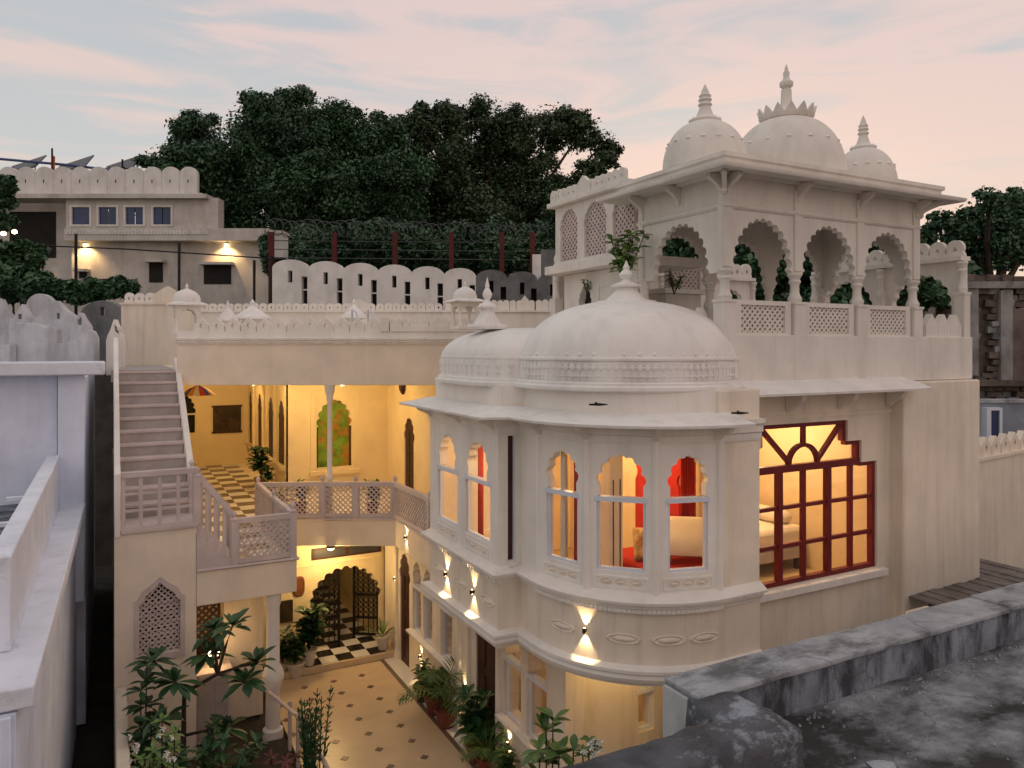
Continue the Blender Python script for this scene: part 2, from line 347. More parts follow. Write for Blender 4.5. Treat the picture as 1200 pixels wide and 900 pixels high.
    def build(s, name, m, parent=None, bevel=0, **tags):
        A = np.array(s.v); lo = A.min(0); hi = A.max(0); o = Vector(((lo[0]+hi[0])/2, (lo[1]+hi[1])/2, lo[2]))
        s.v = [(p[0]-o.x, p[1]-o.y, p[2]-o.z) for p in s.v]
        ob = put(s.mesh(name, m), name, o, 0, parent)
        if bevel:
            b = ob.modifiers.new('bevel', 'BEVEL'); b.width = bevel; b.segments = 2; b.limit_method = 'ANGLE'; b.angle_limit = R(40)
        for k, v in tags.items(): ob[k] = v
        return ob
def put(me, name, loc, rz=0, parent=None, scale=None, **tags):
    ob = bpy.data.objects.new(name, me); COL.objects.link(ob); loc = Vector(loc)
    WLOC[ob.name] = loc
    if parent: ob.parent = parent; ob.location = loc - WLOC[parent.name]
    else: ob.location = loc
    ob.rotation_euler = (0, 0, rz)
    if scale: ob.scale = scale
    for k, v in tags.items(): ob[k] = v
    return ob
def thing(name, label, cat, loc, group=None):
    o = bpy.data.objects.new(name, None); COL.objects.link(o); o.location = loc; o.empty_display_size = 0.2
    WLOC[o.name] = Vector(loc); o['label'] = label; o['category'] = cat
    if group: o['group'] = group
    return o
def npmesh(name, V, Q, m):
    me = bpy.data.meshes.new(name); nv, nq = len(V), len(Q); k = Q.shape[1]
    me.vertices.add(nv); me.vertices.foreach_set('co', V.astype(np.float32).ravel())
    me.loops.add(nq*k); me.loops.foreach_set('vertex_index', Q.astype(np.int32).ravel())
    me.polygons.add(nq); me.polygons.foreach_set('loop_start', np.arange(0, nq*k, k, dtype=np.int32))
    me.update(calc_edges=True); me.validate(); me.materials.append(m)
    return me
def lamp(kind, name, loc, energy, col, parent=None, size=0.05, spot=None, direction=None, blend=0.4):
    l = bpy.data.lights.new(name, kind); l.energy = energy; l.color = col; l.shadow_soft_size = size
    if kind == 'SPOT': l.spot_size = R(spot); l.spot_blend = blend
    o = bpy.data.objects.new(name, l); COL.objects.link(o); loc = Vector(loc)
    o.location = loc - WLOC[parent.name] if parent else loc
    if parent: o.parent = parent
    if direction is not None: o.rotation_euler = Vector(direction).to_track_quat('-Z', 'Y').to_euler()
    return o
def foil(cx, wd, v0, h, n=9, depth=0.35, seg=5, stilt=0.0, tip=0.0):
    """cusped arch from (cx-wd/2, v0) over the apex to (cx+wd/2, v0)"""
    a, b = wd/2, h-stilt
    c = []
    for i in range(n+1):
        t = PI - PI*i/n
        c.append(Vector((cx+a*math.cos(t), v0+stilt+b*math.sin(t)*(1-0.0))))
    pts = []
    if stilt: pts.append((cx-a, v0))
    for i in range(n):
        p, q = c[i], c[i+1]; d = q-p; L = d.length; nn = Vector((-d.y, d.x))/L
        for k in range(seg):
            t = k/seg; off = math.sin(PI*t)**0.8*L*depth if t > 0 else 0
            pts.append(tuple(p+d*t+nn*off))
    pts.append(tuple(c[-1]))
    if stilt: pts.append((cx+a, v0))
    if tip: # ogee tip
        i = min(range(len(pts)), key=lambda j: abs(pts[j][0]-cx)-pts[j][1]*0.2); pts[i] = (cx, pts[i][1]+tip)
    return pts
def win_hole(cx, wd, v0, vr, vt, n=7, narrow=0.86, depth=0.32):
    top = foil(cx, wd*narrow, vr+0.05, vt-vr-0.05, n, depth, 4, stilt=(vt-vr)*0.25)
    return [(cx-wd/2, v0), (cx+wd/2, v0), (cx+wd/2, vr+0.05)] + list(reversed(top)) + [(cx-wd/2, vr+0.05)]
def sash(parent, fr, cx, wd, v0, vr, vt, n=-0.05, fm=FRAME, gm=GLASS, lw=0.035):
    f = MB(); u0, u1 = cx-wd/2+0.002, cx+wd/2-0.002
    f.fbox(fr, u0, u0+lw, v0+lw, vr-0.02, n-0.03, n+0.03); f.fbox(fr, u1-lw, u1, v0+lw, vr-0.02, n-0.03, n+0.03)
    f.fbox(fr, u0, u1, v0+0.002, v0+lw, n-0.03, n+0.035); f.fbox(fr, u0-0.03, u1+0.03, vr-0.02, vr+0.045, n-0.035, -n*0+0.015)
    wdo = f.build('window', fm, parent)
    MB().fbox(fr, u0+lw-0.004, u1-lw+0.004, v0+lw-0.004, vr-0.016, n-0.005, n+0.001).build('pane', gm, wdo)
    MB().fbox(fr, u0+0.01, u1-0.01, vr+0.046, vt+0.06, n-0.055, n-0.049).build('pane', gm, wdo)
    return wdo
def lathe_mesh(name, prof, m, seg=20, **k): return MB().lathe((0,0,0), prof, seg, **k).mesh(name, m)
def merlon_mesh(name, m, wd, h, th, hole=True, kind='point'):
    fr = Fr(0, 0, 0)
    if kind == 'point':
        o = [(-wd/2,0),(wd/2,0),(wd/2,h*0.5),(wd*0.36,h*0.62),(wd*0.14,h*0.86),(0,h),(-wd*0.14,h*0.86),(-wd*0.36,h*0.62),(-wd/2,h*0.5)]
    elif kind == 'round':
        o = [(-wd/2,0),(wd/2,0)] + [(wd/2*math.cos(t), h-wd*0.42+wd*0.42*math.sin(t)) for t in [PI*i/10 for i in range(11)]]
    elif kind == 'ball':
        o = [(-wd/2,0),(wd/2,0),(wd*0.5,h*0.12)] + [(wd*0.47*math.cos(t), h-wd*0.47+wd*0.47*math.sin(t)) for t in [-0.5+(PI+1.0)*i/12 for i in range(13)]] + [(-wd*0.5,h*0.12)]
    loops = [o]
    if hole: r = wd*0.13; c = h*0.42; loops.append([(0,c-r*1.5),(r,c),(0,c+r*1.5),(-r,c)])
    return MB().slab(fr, loops, -th/2, th/2).mesh(name, m)
def spread(parent, me, name, fr, u0, u1, v, n, step, scale=None):
    k = max(1, int(round((u1-u0)/step))); st = (u1-u0)/k
    for i in range(k): put(me, name, fr.p(u0+st*(i+0.5)+random.uniform(-.012,.012), v, n), R(fr.deg)+random.uniform(-.03,.03), parent, scale=scale or (random.uniform(.96,1.04), 1, random.uniform(.93,1.05)))

# foliage -------------------------------------------------------------
def leaf_cloud(centres, radii, counts, size, flat=0.55, aspect=1.7):
    Vs = []
    for c, r, k in zip(centres, radii, counts):
        d = rng.normal(size=(k,3)); d /= np.linalg.norm(d, axis=1)[:,None]
        rr = np.where(rng.random(k) < 0.7, rng.random(k)**0.45, np.minimum(np.abs(rng.normal(0, 0.8, k)), 1.18))
        p = np.array(c) + d*rr[:,None]*np.array(r)
        nrm = d*0.6 + rng.normal(size=(k,3))*0.6 + np.array([0,0,0.6]); nrm /= np.linalg.norm(nrm, axis=1)[:,None]
        t = np.cross(nrm, rng.normal(size=(k,3))); t /= np.linalg.norm(t, axis=1)[:,None]; b = np.cross(nrm, t)
        sz = size*(0.6+0.8*rng.random(k))[:,None]
        q = np.stack([p-t*sz*aspect/2, p-b*sz/2+nrm*sz*0.12, p+t*sz*aspect/2, p+b*sz/2+nrm*sz*0.12], 1)
        Vs.append(q.reshape(-1,3))
    V = np.concatenate(Vs); Q = np.arange(len(V)).reshape(-1,4)
    return V, Q
def blade(base, tip, width, droop=0.15, seg=5, up=Vector((0,0,1)), peak=0.45):
    base = Vector(base); tip = Vector(tip); d = tip-base; L = d.length
    sd = d.cross(up)
    if sd.length < 1e-4: sd = Vector((1,0,0))
    sd.normalize(); nr = sd.cross(d).normalized()
    vs, fs = [], []
    for i in range(seg+1):
        t = i/seg; wv = width*0.5*max(0.04, math.sin(PI*min(1, t**(math.log(0.5)/math.log(peak)))))
        c = base+d*t - Vector((0,0,1))*droop*L*t*t
        vs += [c-sd*wv+nr*wv*0.35, c, c+sd*wv+nr*wv*0.35]
    for i in range(seg):
        a = i*3; fs += [(a,a+1,a+4,a+3),(a+1,a+2,a+5,a+4)]
    return vs, fs
def rosette(mb, c, n, L, wd, tilt=(0.2,0.9), droop=0.15, peak=0.55):
    for i in range(n):
        a = 2*PI*i/n*1.0 + random.random()*0.8; el = random.uniform(*tilt); l = L*random.uniform(0.7,1.1)
        t = Vector(c)+Vector((math.cos(a)*math.cos(el), math.sin(a)*math.cos(el), math.sin(el)))*l
        mb.add(*blade(c, t, wd*random.uniform(0.8,1.1), droop, peak=peak))
def frond(mb, base, tip, n, L, droop=0.35):
    base = Vector(base); tip = Vector(tip); d = tip-base; sd = d.cross(Vector((0,0,1))).normalized()
    pts = [base+d*t+Vector((0,0,1))*d.length*(0.35*t*(1-t)*2-droop*t*t) for t in [i/8 for i in range(9)]]
    mb.tube(pts, [0.008*(1-0.8*i/8)+0.002 for i in range(9)], 4)
    for i in range(2, n):
        t = i/n*8; k = min(7, int(t)); p = pts[k].lerp(pts[k+1], t-k); dr = (pts[k+1]-pts[k]).normalized()
        for sg in (-1, 1):
            l = L*math.sin(PI*(0.15+0.8*i/n))
            mb.add(*blade(p, p+(sd*sg*0.75+dr*0.65+Vector((0,0,-0.15))).normalized()*l, 0.03, 0.2, 3))

# ================================================================== SETTING
MB().box(-250, 250, -60, 400, -0.5, -0.06).build('ground', EARTH, kind='structure')
gx = np.linspace(-120, 160, 57); gd = np.linspace(26, 220, 40)
V = []; 
for d in gd:
    for r in gx:
        t = min(1, max(0, (d-27)/4.5)); t = t*t*(3-2*t)
        h = 8.4*t + max(0, d-32)*0.07 + 0.25*math.sin(r*0.7)*t
        if r > 8: h -= min(1, (r-8)/6)*3.2*t*max(0, 1-(d-27)/25)
        V.append((S_*d+C_*r, C_*d-S_*r, h-0.1))
V = np.array(V); nx = len(gx)
Q = np.array([(j*nx+i, j*nx+i+1, (j+1)*nx+i+1, (j+1)*nx+i) for j in range(len(gd)-1) for i in range(nx-1)])
put(npmesh('hillside', V, Q, EARTH), 'hillside', (0,0,0), kind='structure')

# courtyard floor with brown diamond inlays
cf = MB().box(3.02, 5.70, 8.2, 17.4, -0.05, 0.0).build('courtyard_floor', MARB, kind='structure')
MB().box(5.70, 5.80, 8.2, 17.4, -0.05, 0.004).build('floor_border', MARD, cf)
MB().box(5.80, 6.12, 8.2, 17.4, -0.05, 0.008).build('wall_strip', MARW, cf)
MB().box(5.70, 11.0, 5.6, 8.2, -0.05, 0.0).build('side_paving', MARB, cf)
dm = MB().slab(Fr(0,0,0), [[(-0.085,0),(0,-0.085),(0.085,0),(0,0.085)]], -0.004, 0.004)
dm.v = [(p[0], p[2], p[1]) for p in dm.v]; dme = dm.mesh('inlay', MARD)
for i in range(-2, 3):
    for j in range(-8, 4):
        x, y = 4.42+0.65*i, 15.5+0.65*j
        if 3.1 < x < 5.65 and 9 < y < 17.3: put(dme, 'inlay', (x, y, 0.003), 0, cf)

# ================================================================== CORNER HOUSE (right wing with the bays)
H = thing('corner_house', 'cream two storey house with rounded bay, white domes and maroon window', 'house', (9, 10, 0))
CX, CY, RB = 7.28, 9.45, 1.80
# --- ground floor wall along the court (faces -X)
FW = Fr(6.12, 18.3, -90)
def uY(y): return 18.3-y
gh = []
gw = [(16.05, 0.52), (15.38, 0.52), (14.35, 0.62), (11.45, 0.62), (10.62, 0.66)]
for y, wd in gw: gh.append(win_hole(uY(y), wd, 1.04, 2.05, 2.62))
def door_hole(cx, wd, vt): return [(cx-wd/2, 0.02), (cx+wd/2, 0.02)] + list(reversed(foil(cx, wd, vt-0.62, 0.62, 7, 0.3, 4)))
for y, wd in ((16.85, 0.62), (12.5, 0.82)): gh.append(door_hole(uY(y), wd, 2.62))
MB().slab(FW, [[(0,0),(8.6,0),(8.6,3.16),(0,3.16)]]+gh, -0.3, 0).build('ground_wall', PL, H, bevel=0.008)
for y, wd in gw: sash(H, FW, uY(y), wd, 1.04, 2.05, 2.62, -0.08)
for a, b in ((13.9, 16.4), (10.2, 11.85)):
    MB().sweep([(6.12, b), (6.12, a)], [(-0.02,0.90),(0.06,0.93),(0.12,0.97),(0.14,1.0),(0.14,1.035),(-0.02,1.037)]).build('sill', PW, H)
for y, wd in ((16.85, 0.62), (12.5, 0.82)):
    dr = MB().fbox(FW, uY(y)-wd/2-0.05, uY(y)+wd/2+0.05, 0.01, 2.7, -0.07, -0.03).build('door', WOOD, H)
    for k in (-1, 1):
        for v0 in (0.15, 0.85, 1.55):
            MB().fbox(FW, uY(y)+k*wd*0.24-wd*0.17, uY(y)+k*wd*0.24+wd*0.17, v0, v0+0.55, -0.032, -0.012).build('door_panel', WOOD, dr)
# fluted pilasters between openings
for y in (13.2, 13.65, 11.97, 17.35):
    MB().lathe((6.11, y, 0.0), [(0.075,0.0),(0.075,0.12),(0.055,0.16),(0.05,2.5),(0.075,2.58),(0.085,2.7),(0.085,2.8)], 12).build('pilaster', PL, H)
# --- ground floor end wall under the round bay (faces -Y) with a cusped window
FS = Fr(6.12, 9.7, 0)
MB().slab(FS, [[(0.003,0),(2.3,0),(2.3,3.16),(0.003,3.16)], win_hole(1.52, 0.32, 1.3, 1.95, 2.62, 5)], -0.3, 0).build('end_wall', PL, H)
sash(H, FS, 1.52, 0.32, 1.3, 1.95, 2.62, -0.1)
MB().box(6.05, 6.40, 9.62, 9.72, 0, 3.1).build('corner_post', PL, H, bevel=0.01)
MB().lathe((7.85, 9.3, 0), [(0.14,0),(0.14,0.2),(0.1,0.3),(0.085,2.5),(0.13,2.65),(0.17,2.8),(0.17,3.15)], 16).build('porch_column', PL, H)
# --- path of the projecting first floor
def arc(a0, a1, r, k): return [(CX+r*math.cos(R(a0+(a1-a0)*i/k)), CY+r*math.sin(R(a0+(a1-a0)*i/k))) for i in range(k+1)]
BPATH = [(6.3,12.7),(5.1,12.7),(5.1,10.0),(5.48,10.0)] + arc(180, 270, RB, 18) + [(8.03,7.65)]
FPATH = [(6.3,12.7),(5.1,12.7),(5.1,10.0),(5.48,10.0)] + arc(180, 270, RB, 3) + [(8.03,7.65)]
# apron below the windows, smooth round
MB().sweep(BPATH, [(-0.35,3.16),(0.0,3.16),(0.0,4.12),(-0.35,4.12)]).build('apron_wall', PL, H)
BIN = [(6.3,12.5),(5.25,12.5),(5.25,10.1),(5.6,10.1)] + arc(184, 270, RB-0.15, 10) + [(7.9,7.8)]
MB().plan(BIN+[(7.9,9.6),(6.3,9.9)], 3.17, 3.45).build('bay_floor', ROOMF, H)
MB().sweep(BPATH, [(-0.1,3.02),(0.03,3.02),(0.05,3.07),(0.10,3.09),(0.12,3.14),(0.10,3.19),(0.13,3.21),(0.13,3.25),(0.02,3.28),(-0.1,3.28)]).build('lower_ledge', PW, H)
MB().sweep(BPATH, [(-0.1,3.98),(0.02,3.98),(0.03,4.02),(0.07,4.05),(0.07,4.09),(0.13,4.11),(0.14,4.15),(0.0,4.24),(-0.1,4.24)]).build('upper_ledge', PW, H)
# dentils under the ledge
dme = MB().box(-0.022,0.022,-0.03,0.03,0,0.05).mesh('dentil', PW)
pts = arc(181, 269, RB+0.05, 44)
for i, p in enumerate(pts): put(dme, 'dentil', (p[0], p[1], 3.99), R(180+88*i/44+0), H)
for i in range(28): put(dme, 'dentil', (5.06, 12.6-i*0.095, 3.99), 0, H)
# carved lozenges on the apron
lz = MB().lathe((0,0,0), [(1.0,-0.012),(1.0,0.0),(0.93,0.018),(0.80,0.012),(0.72,0.0),(0.6,0.012),(0.3,0.03),(0.02,0.036)], 28, sx=0.23, sy=0.065)
lz.v = [(p[0], -p[2], p[1]) for p in lz.v]; lzm = lz.mesh('carved_oval', PL)
for a in (197, 226.5, 245.5, 262): put(lzm, 'carved_oval', (CX+RB*math.cos(R(a)), CY+RB*math.sin(R(a)), 3.62), R(a+90), H)
for y in (12.25, 11.35, 10.35): put(lzm, 'carved_oval', (5.1, y, 3.62), R(-90), H)
# --- left bay windows (faces -X)
FB = Fr(5.1, 12.7, -90)
def uB(y): return 12.7-y
bw = [(11.92, 0.86), (10.72, 0.92)]
MB().slab(FB, [[(0,4.12),(2.7,4.12),(2.7,6.55),(0,6.55)]]+[win_hole(uB(y), wd, 4.5, 5.40, 5.98, 7, 0.74) for y, wd in bw], -0.16, 0).build('bay_wall', PW, H, bevel=0.006)
for y, wd in bw: sash(H, FB, uB(y), wd, 4.5, 5.40, 5.98, -0.07, gm=GLASSB)
MB().fbox(Fr(5.1,12.7,180), -1.2, -0.003, 4.12, 6.55, -0.16, 0).build('bay_wall', PW, H)
# short return with the tall narrow dark shutter
FR_ = Fr(5.1, 10.0, 0)
MB().slab(FR_, [[(0.15,4.12),(0.40,4.12),(0.40,6.55),(0.15,6.55)], [(0.17,4.3),(0.275,4.3),(0.275,6.18),(0.17,6.18)]], -0.12, -0.003).build('return_wall', PW, H)
sh = MB().fbox(FR_, 0.17, 0.28, 4.29, 6.19, -0.10, -0.05).build('shutter', WOOD, H)
MB().fbox(FR_, 0.16, 0.30, 4.22, 4.285, -0.02, 0.05).build('shutter_sill', PW, H)
MB().fbox(FR_, 0.28, 0.30, 4.29, 6.2, -0.02, 0.02).build('shutter_frame', FRAME, sh)
MB().fbox(Fr(5.48,10.0,-90), -0.0, 0.55, 4.12, 6.55, -0.14, 0).build('return_wall', PW, H)
# --- the three facets of the round bay
fv = arc(180, 270, RB, 3); FAC = []
for i in range(3):
    p, q = Vector(fv[i]), Vector(fv[i+1]); L = (q-p).length; ang = math.degrees(math.atan2(q.y-p.y, q.x-p.x))
    fr = Fr(p.x, p.y, ang); FAC.append((fr, L)); wd = (0.60, 0.66, 0.58)[i]
    MB().slab(fr, [[(0,4.12),(L,4.12),(L,6.55),(0,6.55)], win_hole(L/2, wd, 4.5, 5.45, 6.03, 7, 0.90)], -0.14, 0).build('facet_wall', PW, H, bevel=0.006)
    sash(H, fr, L/2, wd, 4.5, 5.45, 6.03, -0.06, gm=GLASSB)
    # framed carved panel under each window
    MB().slab(fr, [[(L/2-0.36,4.27),(L/2+0.36,4.27),(L/2+0.36,4.43),(L/2-0.36,4.43)],[(L/2-0.335,4.295),(L/2+0.335,4.295),(L/2+0.335,4.405),(L/2-0.335,4.405)]], -0.01, 0.014).build('panel_frame', PW, H)
    for k in range(3): put(lzm, 'carved_flower', fr.p(L/2+(k-1)*0.2, 4.35, 0.0), R(fr.deg), H, scale=(0.38,0.7,0.6))
for fr, L, cs in ((FB, 2.7, [uB(y) for y, w_ in bw]),):
    for c in cs:
        MB().slab(fr, [[(c-0.42,4.27),(c+0.42,4.27),(c+0.42,4.43),(c-0.42,4.43)],[(c-0.395,4.295),(c+0.395,4.295),(c+0.395,4.405),(c-0.395,4.405)]], -0.01, 0.014).build('panel_frame', PW, H)
        for k in range(3): put(lzm, 'carved_flower', fr.p(c+(k-1)*0.22, 4.35, 0.0), R(fr.deg), H, scale=(0.4,0.7,0.6))
for p, a in zip(fv, (187.5, 210, 240, 262.5)):
    MB().lathe((p[0]+0.015*-math.cos(R(a)), p[1]-0.015*math.sin(R(a)), 4.2), [(0.055,0),(0.055,2.3)], 8).build('pilaster', PW, H)
# --- cornice, eave slab, frieze
MB().sweep(FPATH, [(-0.1,6.22),(0.015,6.22),(0.03,6.26),(0.03,6.32),(0.06,6.34),(0.06,6.42),(0.10,6.46),(0.10,6.52),(-0.1,6.52)]).build('cornice', PW, H)
EPATH = [(6.3,12.7),(5.1,12.7),(5.1,10.0),(5.48,9.85)] + arc(188, 270, RB, 14) + [(7.50,7.65)]
MB().sweep(EPATH, [(-0.12,6.53),(0.43,6.47),(0.44,6.505),(0.24,6.55),(0.02,6.62),(-0.12,6.63)]).build('eave', PWH, H)
bk = MB().slab(Fr(0,0,0), [[(0,0),(0.06,0.0),(0.12,0.06),(0.2,0.1),(0.3,0.14),(0.36,0.22),(0.36,0.28),(0,0.28)]], -0.04, 0.04).mesh('bracket', PW)
for a in (182, 210, 240, 268): put(bk, 'bracket', (CX+(RB-0.02)*math.cos(R(a)), CY+(RB-0.02)*math.sin(R(a)), 6.26), R(a), H)
for y in (12.55, 11.35, 10.1): put(bk, 'bracket', (5.12, y, 6.26), PI, H)
FZ = [(6.3,12.62),(5.18,12.62),(5.18,10.08),(5.55,10.0)] + arc(182, 270, RB-0.07, 18) + [(8.03,7.72)]
MB().sweep(FZ, [(-0.3,6.6),(0.0,6.6),(0.0,6.925),(-0.3,6.925)]).build('frieze', PW, H)
MB().plan(BIN+[(8.6,8.5),(8.6,12.5)], 6.56, 6.92).build('bay_roof', PW, H)
# --- domes
def dome_prof(r, hb, ht, k=14, pw=2.3):
    pr = [(r,0),(r,hb)]
    for i in range(1, k+1):
        t = i/k*PI/2; pr.append((max(0.02, r*math.cos(t)**(2/pw)), hb+(ht-hb)*math.sin(t)**(2/pw*0.95)))
    return pr
DX, DY = CX-0.17, CY+0.07
bd = MB().lathe((DX,DY,6.93), dome_prof(1.68,0.24,1.31,20,2.25), 72, lobes=12, lobe=-0.006).build('dome', PWH, H)
MB().lathe((DX,DY,6.91), [(1.68,0),(1.77,0.0),(1.79,0.02),(1.79,0.06),(1.75,0.08),(1.75,0.11),(1.70,0.13)], 72, cap=False).build('dome_ring', PWH, bd)
MB().lathe((DX,DY,7.33), [(1.64,0),(1.70,0.0),(1.70,0.03),(1.62,0.045)], 72, cap=False).build('dome_ring', PWH, bd)
fl = MB()
fl.lathe((0,0.045,0), [(0.034,-0.02),(0.034,0.0),(0.018,0.012),(0.004,0.014)], 8)
for k in range(5): fl.lathe((0.036*math.cos(PI*k/4), 0.045+0.036*math.sin(PI*k/4), 0), [(0.016,-0.02),(0.016,0.0),(0.003,0.008)], 6)
fl.box(-0.006,0.006,-0.06,0.02,-0.02,0.006)
for sg in (-1,1): fl.lathe((sg*0.026,-0.03,0), [(0.017,-0.02),(0.017,0.0),(0.003,0.008)], 6, sx=1.3, sy=0.7)
fl.v = [(p[0], -p[2]+0.012, p[1]) for p in fl.v]; flm = fl.mesh('floral_relief', PWH)
dot = MB().lathe((0,0,-0.03), [(0.02,0),(0.035,0.02),(0.02,0.05),(0.003,0.06)], 8).mesh('bead', PWH)
for i in range(38):
    a = 168+ (300-168)*i/37
    put(flm, 'floral_relief', (DX+1.70*math.cos(R(a)), DY+1.70*math.sin(R(a)), 7.16), R(a+90), bd, scale=(1.0,1.3,1.55))
    if i % 2 == 0: put(dot, 'bead', (DX+1.64*math.cos(R(a)), DY+1.64*math.sin(R(a)), 7.42), 0, bd)
def finial_big(c, s, parent, hz=1.0):
    f = MB().lathe(c, [(r_, z_*hz) for r_, z_ in [(0.10*s,-0.06),(0.46*s,-0.04),(0.48*s,0.0),(0.46*s,0.04),(0.33*s,0.05),(0.30*s,0.09),(0.24*s,0.16),(0.17*s,0.25),(0.15*s,0.30),(0.24*s,0.32),(0.245*s,0.35),(0.16*s,0.39),(0.09*s,0.42),(0.06*s,0.46),(0.10*s,0.51),(0.115*s,0.56),(0.08*s,0.62),(0.045*s,0.66),(0.055*s,0.70),(0.03*s,0.76),(0.006,0.84)]], 24)
    o = f.build('finial', PWH, parent)
    return o
fo = finial_big((DX,DY,8.20), 1.0, bd, 0.80)
for i in range(16): put(dot, 'bead', (DX+0.43*math.cos(i*PI/8), DY+0.43*math.sin(i*PI/8), 8.17), 0, fo)
ld = MB().lathe((6.45,11.42,6.93), dome_prof(1.0,0.28,0.92,16,2.6), 64, sx=1.38, sy=1.40, pw=3.8).build('dome', PWH, H)
MB().lathe((6.45,11.42,6.91), [(1.0,0),(1.05,0.0),(1.06,0.02),(1.06,0.06),(1.03,0.08),(1.03,0.11),(1.0,0.13)], 64, sx=1.38, sy=1.40, pw=3.8, cap=False).build('dome_ring', PWH, ld)
MB().lathe((6.45,11.42,7.33), [(0.97,0),(1.0,0.0),(1.0,0.03),(0.95,0.045)], 64, sx=1.38, sy=1.40, pw=3.8, cap=False).build('dome_ring', PWH, ld)
for i in range(22):
    a = R(122+i*7.2); ca, sa = math.cos(a), math.sin(a); k_ = (abs(ca)**3.8+abs(sa)**3.8)**(-1/3.8)
    nx_, ny_ = abs(k_*ca)**2.4*math.copysign(1,ca)/1.36, abs(k_*sa)**2.4*math.copysign(1,sa)/1.30; an = math.atan2(ny_, nx_)
    x_, y_ = 6.45+1.38*k_*ca*1.012, 11.42+1.40*k_*sa*1.012
    put(flm, 'floral_relief', (x_, y_, 7.17), an+PI/2, ld, scale=(1.0,1.3,1.55))
    if i % 2: put(dot, 'bead', (6.45+(x_-6.45)*0.955, 11.42+(y_-11.42)*0.955, 7.42), 0, ld)
fl_ = PD(571, 383, 12.75)
finial_big((fl_.x, fl_.y, 7.86), 0.72, ld)
# --- main block: pier, recessed window wall, buttress, terrace wall
MB().plan([(7.28,7.652),(8.03,7.652),(8.03,8.51),(7.90,8.51),(7.90,7.80),(7.28,7.80)], 0, 6.92).build('pier', PL, H, bevel=0.02)
MB().box(11.78, 13.97, 8.05, 12.5, 0, 6.93).build('buttress', PL, H, bevel=0.03)
FM = Fr(0, 8.3, 0)
hole = [(8.06,3.8),(11.43,3.8),(11.43,5.6),(11.04,5.6),(11.04,5.97),(10.70,5.97),(10.70,6.32),(8.74,6.32),(8.74,5.97),(8.40,5.97),(8.40,5.6),(8.06,5.6)]
MB().slab(FM, [[(8.031,0),(11.80,0),(11.80,6.93),(8.031,6.93)], hole], -0.22, 0).build('window_wall', PL, H)
MB().box(7.75, 13.99, 8.2, 8.42, 6.935, 7.70).build('terrace_wall', PAV, H, bevel=0.012)
MB().box(7.75, 13.99, 8.42, 13.6, 6.94, 7.02).build('terrace_floor', PAV, H)
MB().box(13.75, 13.99, 8.42, 13.6, 7.03, 7.70).build('terrace_wall', PAV, H)
MB().box(13.7, 13.95, 8.8, 13.6, 0, 6.9).build('side_wall', PL, H)
MB().sweep([(8.03,8.2),(11.95,8.2)], [(-0.05,6.93),(0.54,6.81),(0.55,6.845),(0.3,6.93),(-0.0,7.01),(-0.05,7.02)]).build('window_eave', PWH, H)
for x in (8.15, 9.3, 10.5, 11.7): put(bk, 'bracket', (x, 8.29, 6.52), R(-90), H, scale=(0.9,1.3,1))
MB().fbox(FM, 8.04, 11.6, 3.66, 3.78, -0.02, 0.10).build('window_sill', PW, H, bevel=0.01)
MB().fbox(FM, 8.04, 11.77, 6.40, 6.46, -0.02, 0.03).build('string_course', PL, H)
# maroon window: frame bars and one pane per light
wf = MB(); n0, n1 = -0.14, -0.04
for i in range(len(hole)):
    a, b = Vector(hole[i]), Vector(hole[(i+1)%len(hole)]); m_ = Vector((9.745, 4.9)); 
    d = (b-a).normalized(); q = Vector((-d.y, d.x))*0.035
    wf.bar(FM, a+q-d*0.0, b+q+d*0.0, 0.07, n0, n1-0.001*i)
XS = [8.62, 9.19, 9.745, 10.30, 10.865]
for x in XS: wf.fbox(FM, x-0.035, x+0.035, 3.86, 5.58, n0+0.01, n1-0.016)
for x in (9.19, 10.30): wf.fbox(FM, x-0.045, x+0.045, 3.865, 5.58, n0+0.012, n1+0.01)
for z in (4.40, 5.00): wf.fbox(FM, 8.12, 11.37, z-0.03, z+0.03, n0+0.02, n1-0.02)
wf.fbox(FM, 8.12, 11.37, 5.555, 5.665, n0+0.004, n1+0.006)
for k in range(10):
    t0, t1 = PI*k/10, PI*(k+1)/10
    wf.bar(FM, (9.745+0.33*math.cos(t0), 5.66+0.30*math.sin(t0)), (9.745+0.33*math.cos(t1), 5.66+0.30*math.sin(t1)), 0.06, n0+0.01, n1-0.012)
wf.bar(FM, (9.745, 5.95), (9.745, 6.27), 0.06, n0+0.015, n1-0.014)
wf.bar(FM, (9.44, 5.68), (8.80, 6.27), 0.065, n0+0.016, n1-0.013); wf.bar(FM, (10.05, 5.68), (10.64, 6.27), 0.065, n0+0.016, n1-0.013)
wfo = wf.build('maroon_window_frame', RED, H, label='maroon stepped window frame with fan light')
xs = [8.09]+XS+[11.40]; zs = [3.83,4.40,5.0,5.60]
for i in range(6):
    for j in range(3): MB().fbox(FM, xs[i]+0.01, xs[i+1]-0.01, zs[j]+0.01, zs[j+1]-0.01, -0.10, -0.094).build('pane', GLASS, wfo)
for pg in ([(8.42,5.62),(9.745,5.62),(9.745,6.30),(8.76,6.30),(8.76,5.95),(8.42,5.95)], [(9.745,5.62),(11.02,5.62),(11.02,5.95),(10.68,5.95),(10.68,6.30),(9.745,6.30)]):
    MB().slab(FM, [pg], -0.10, -0.094).build('pane', GLASS, wfo)
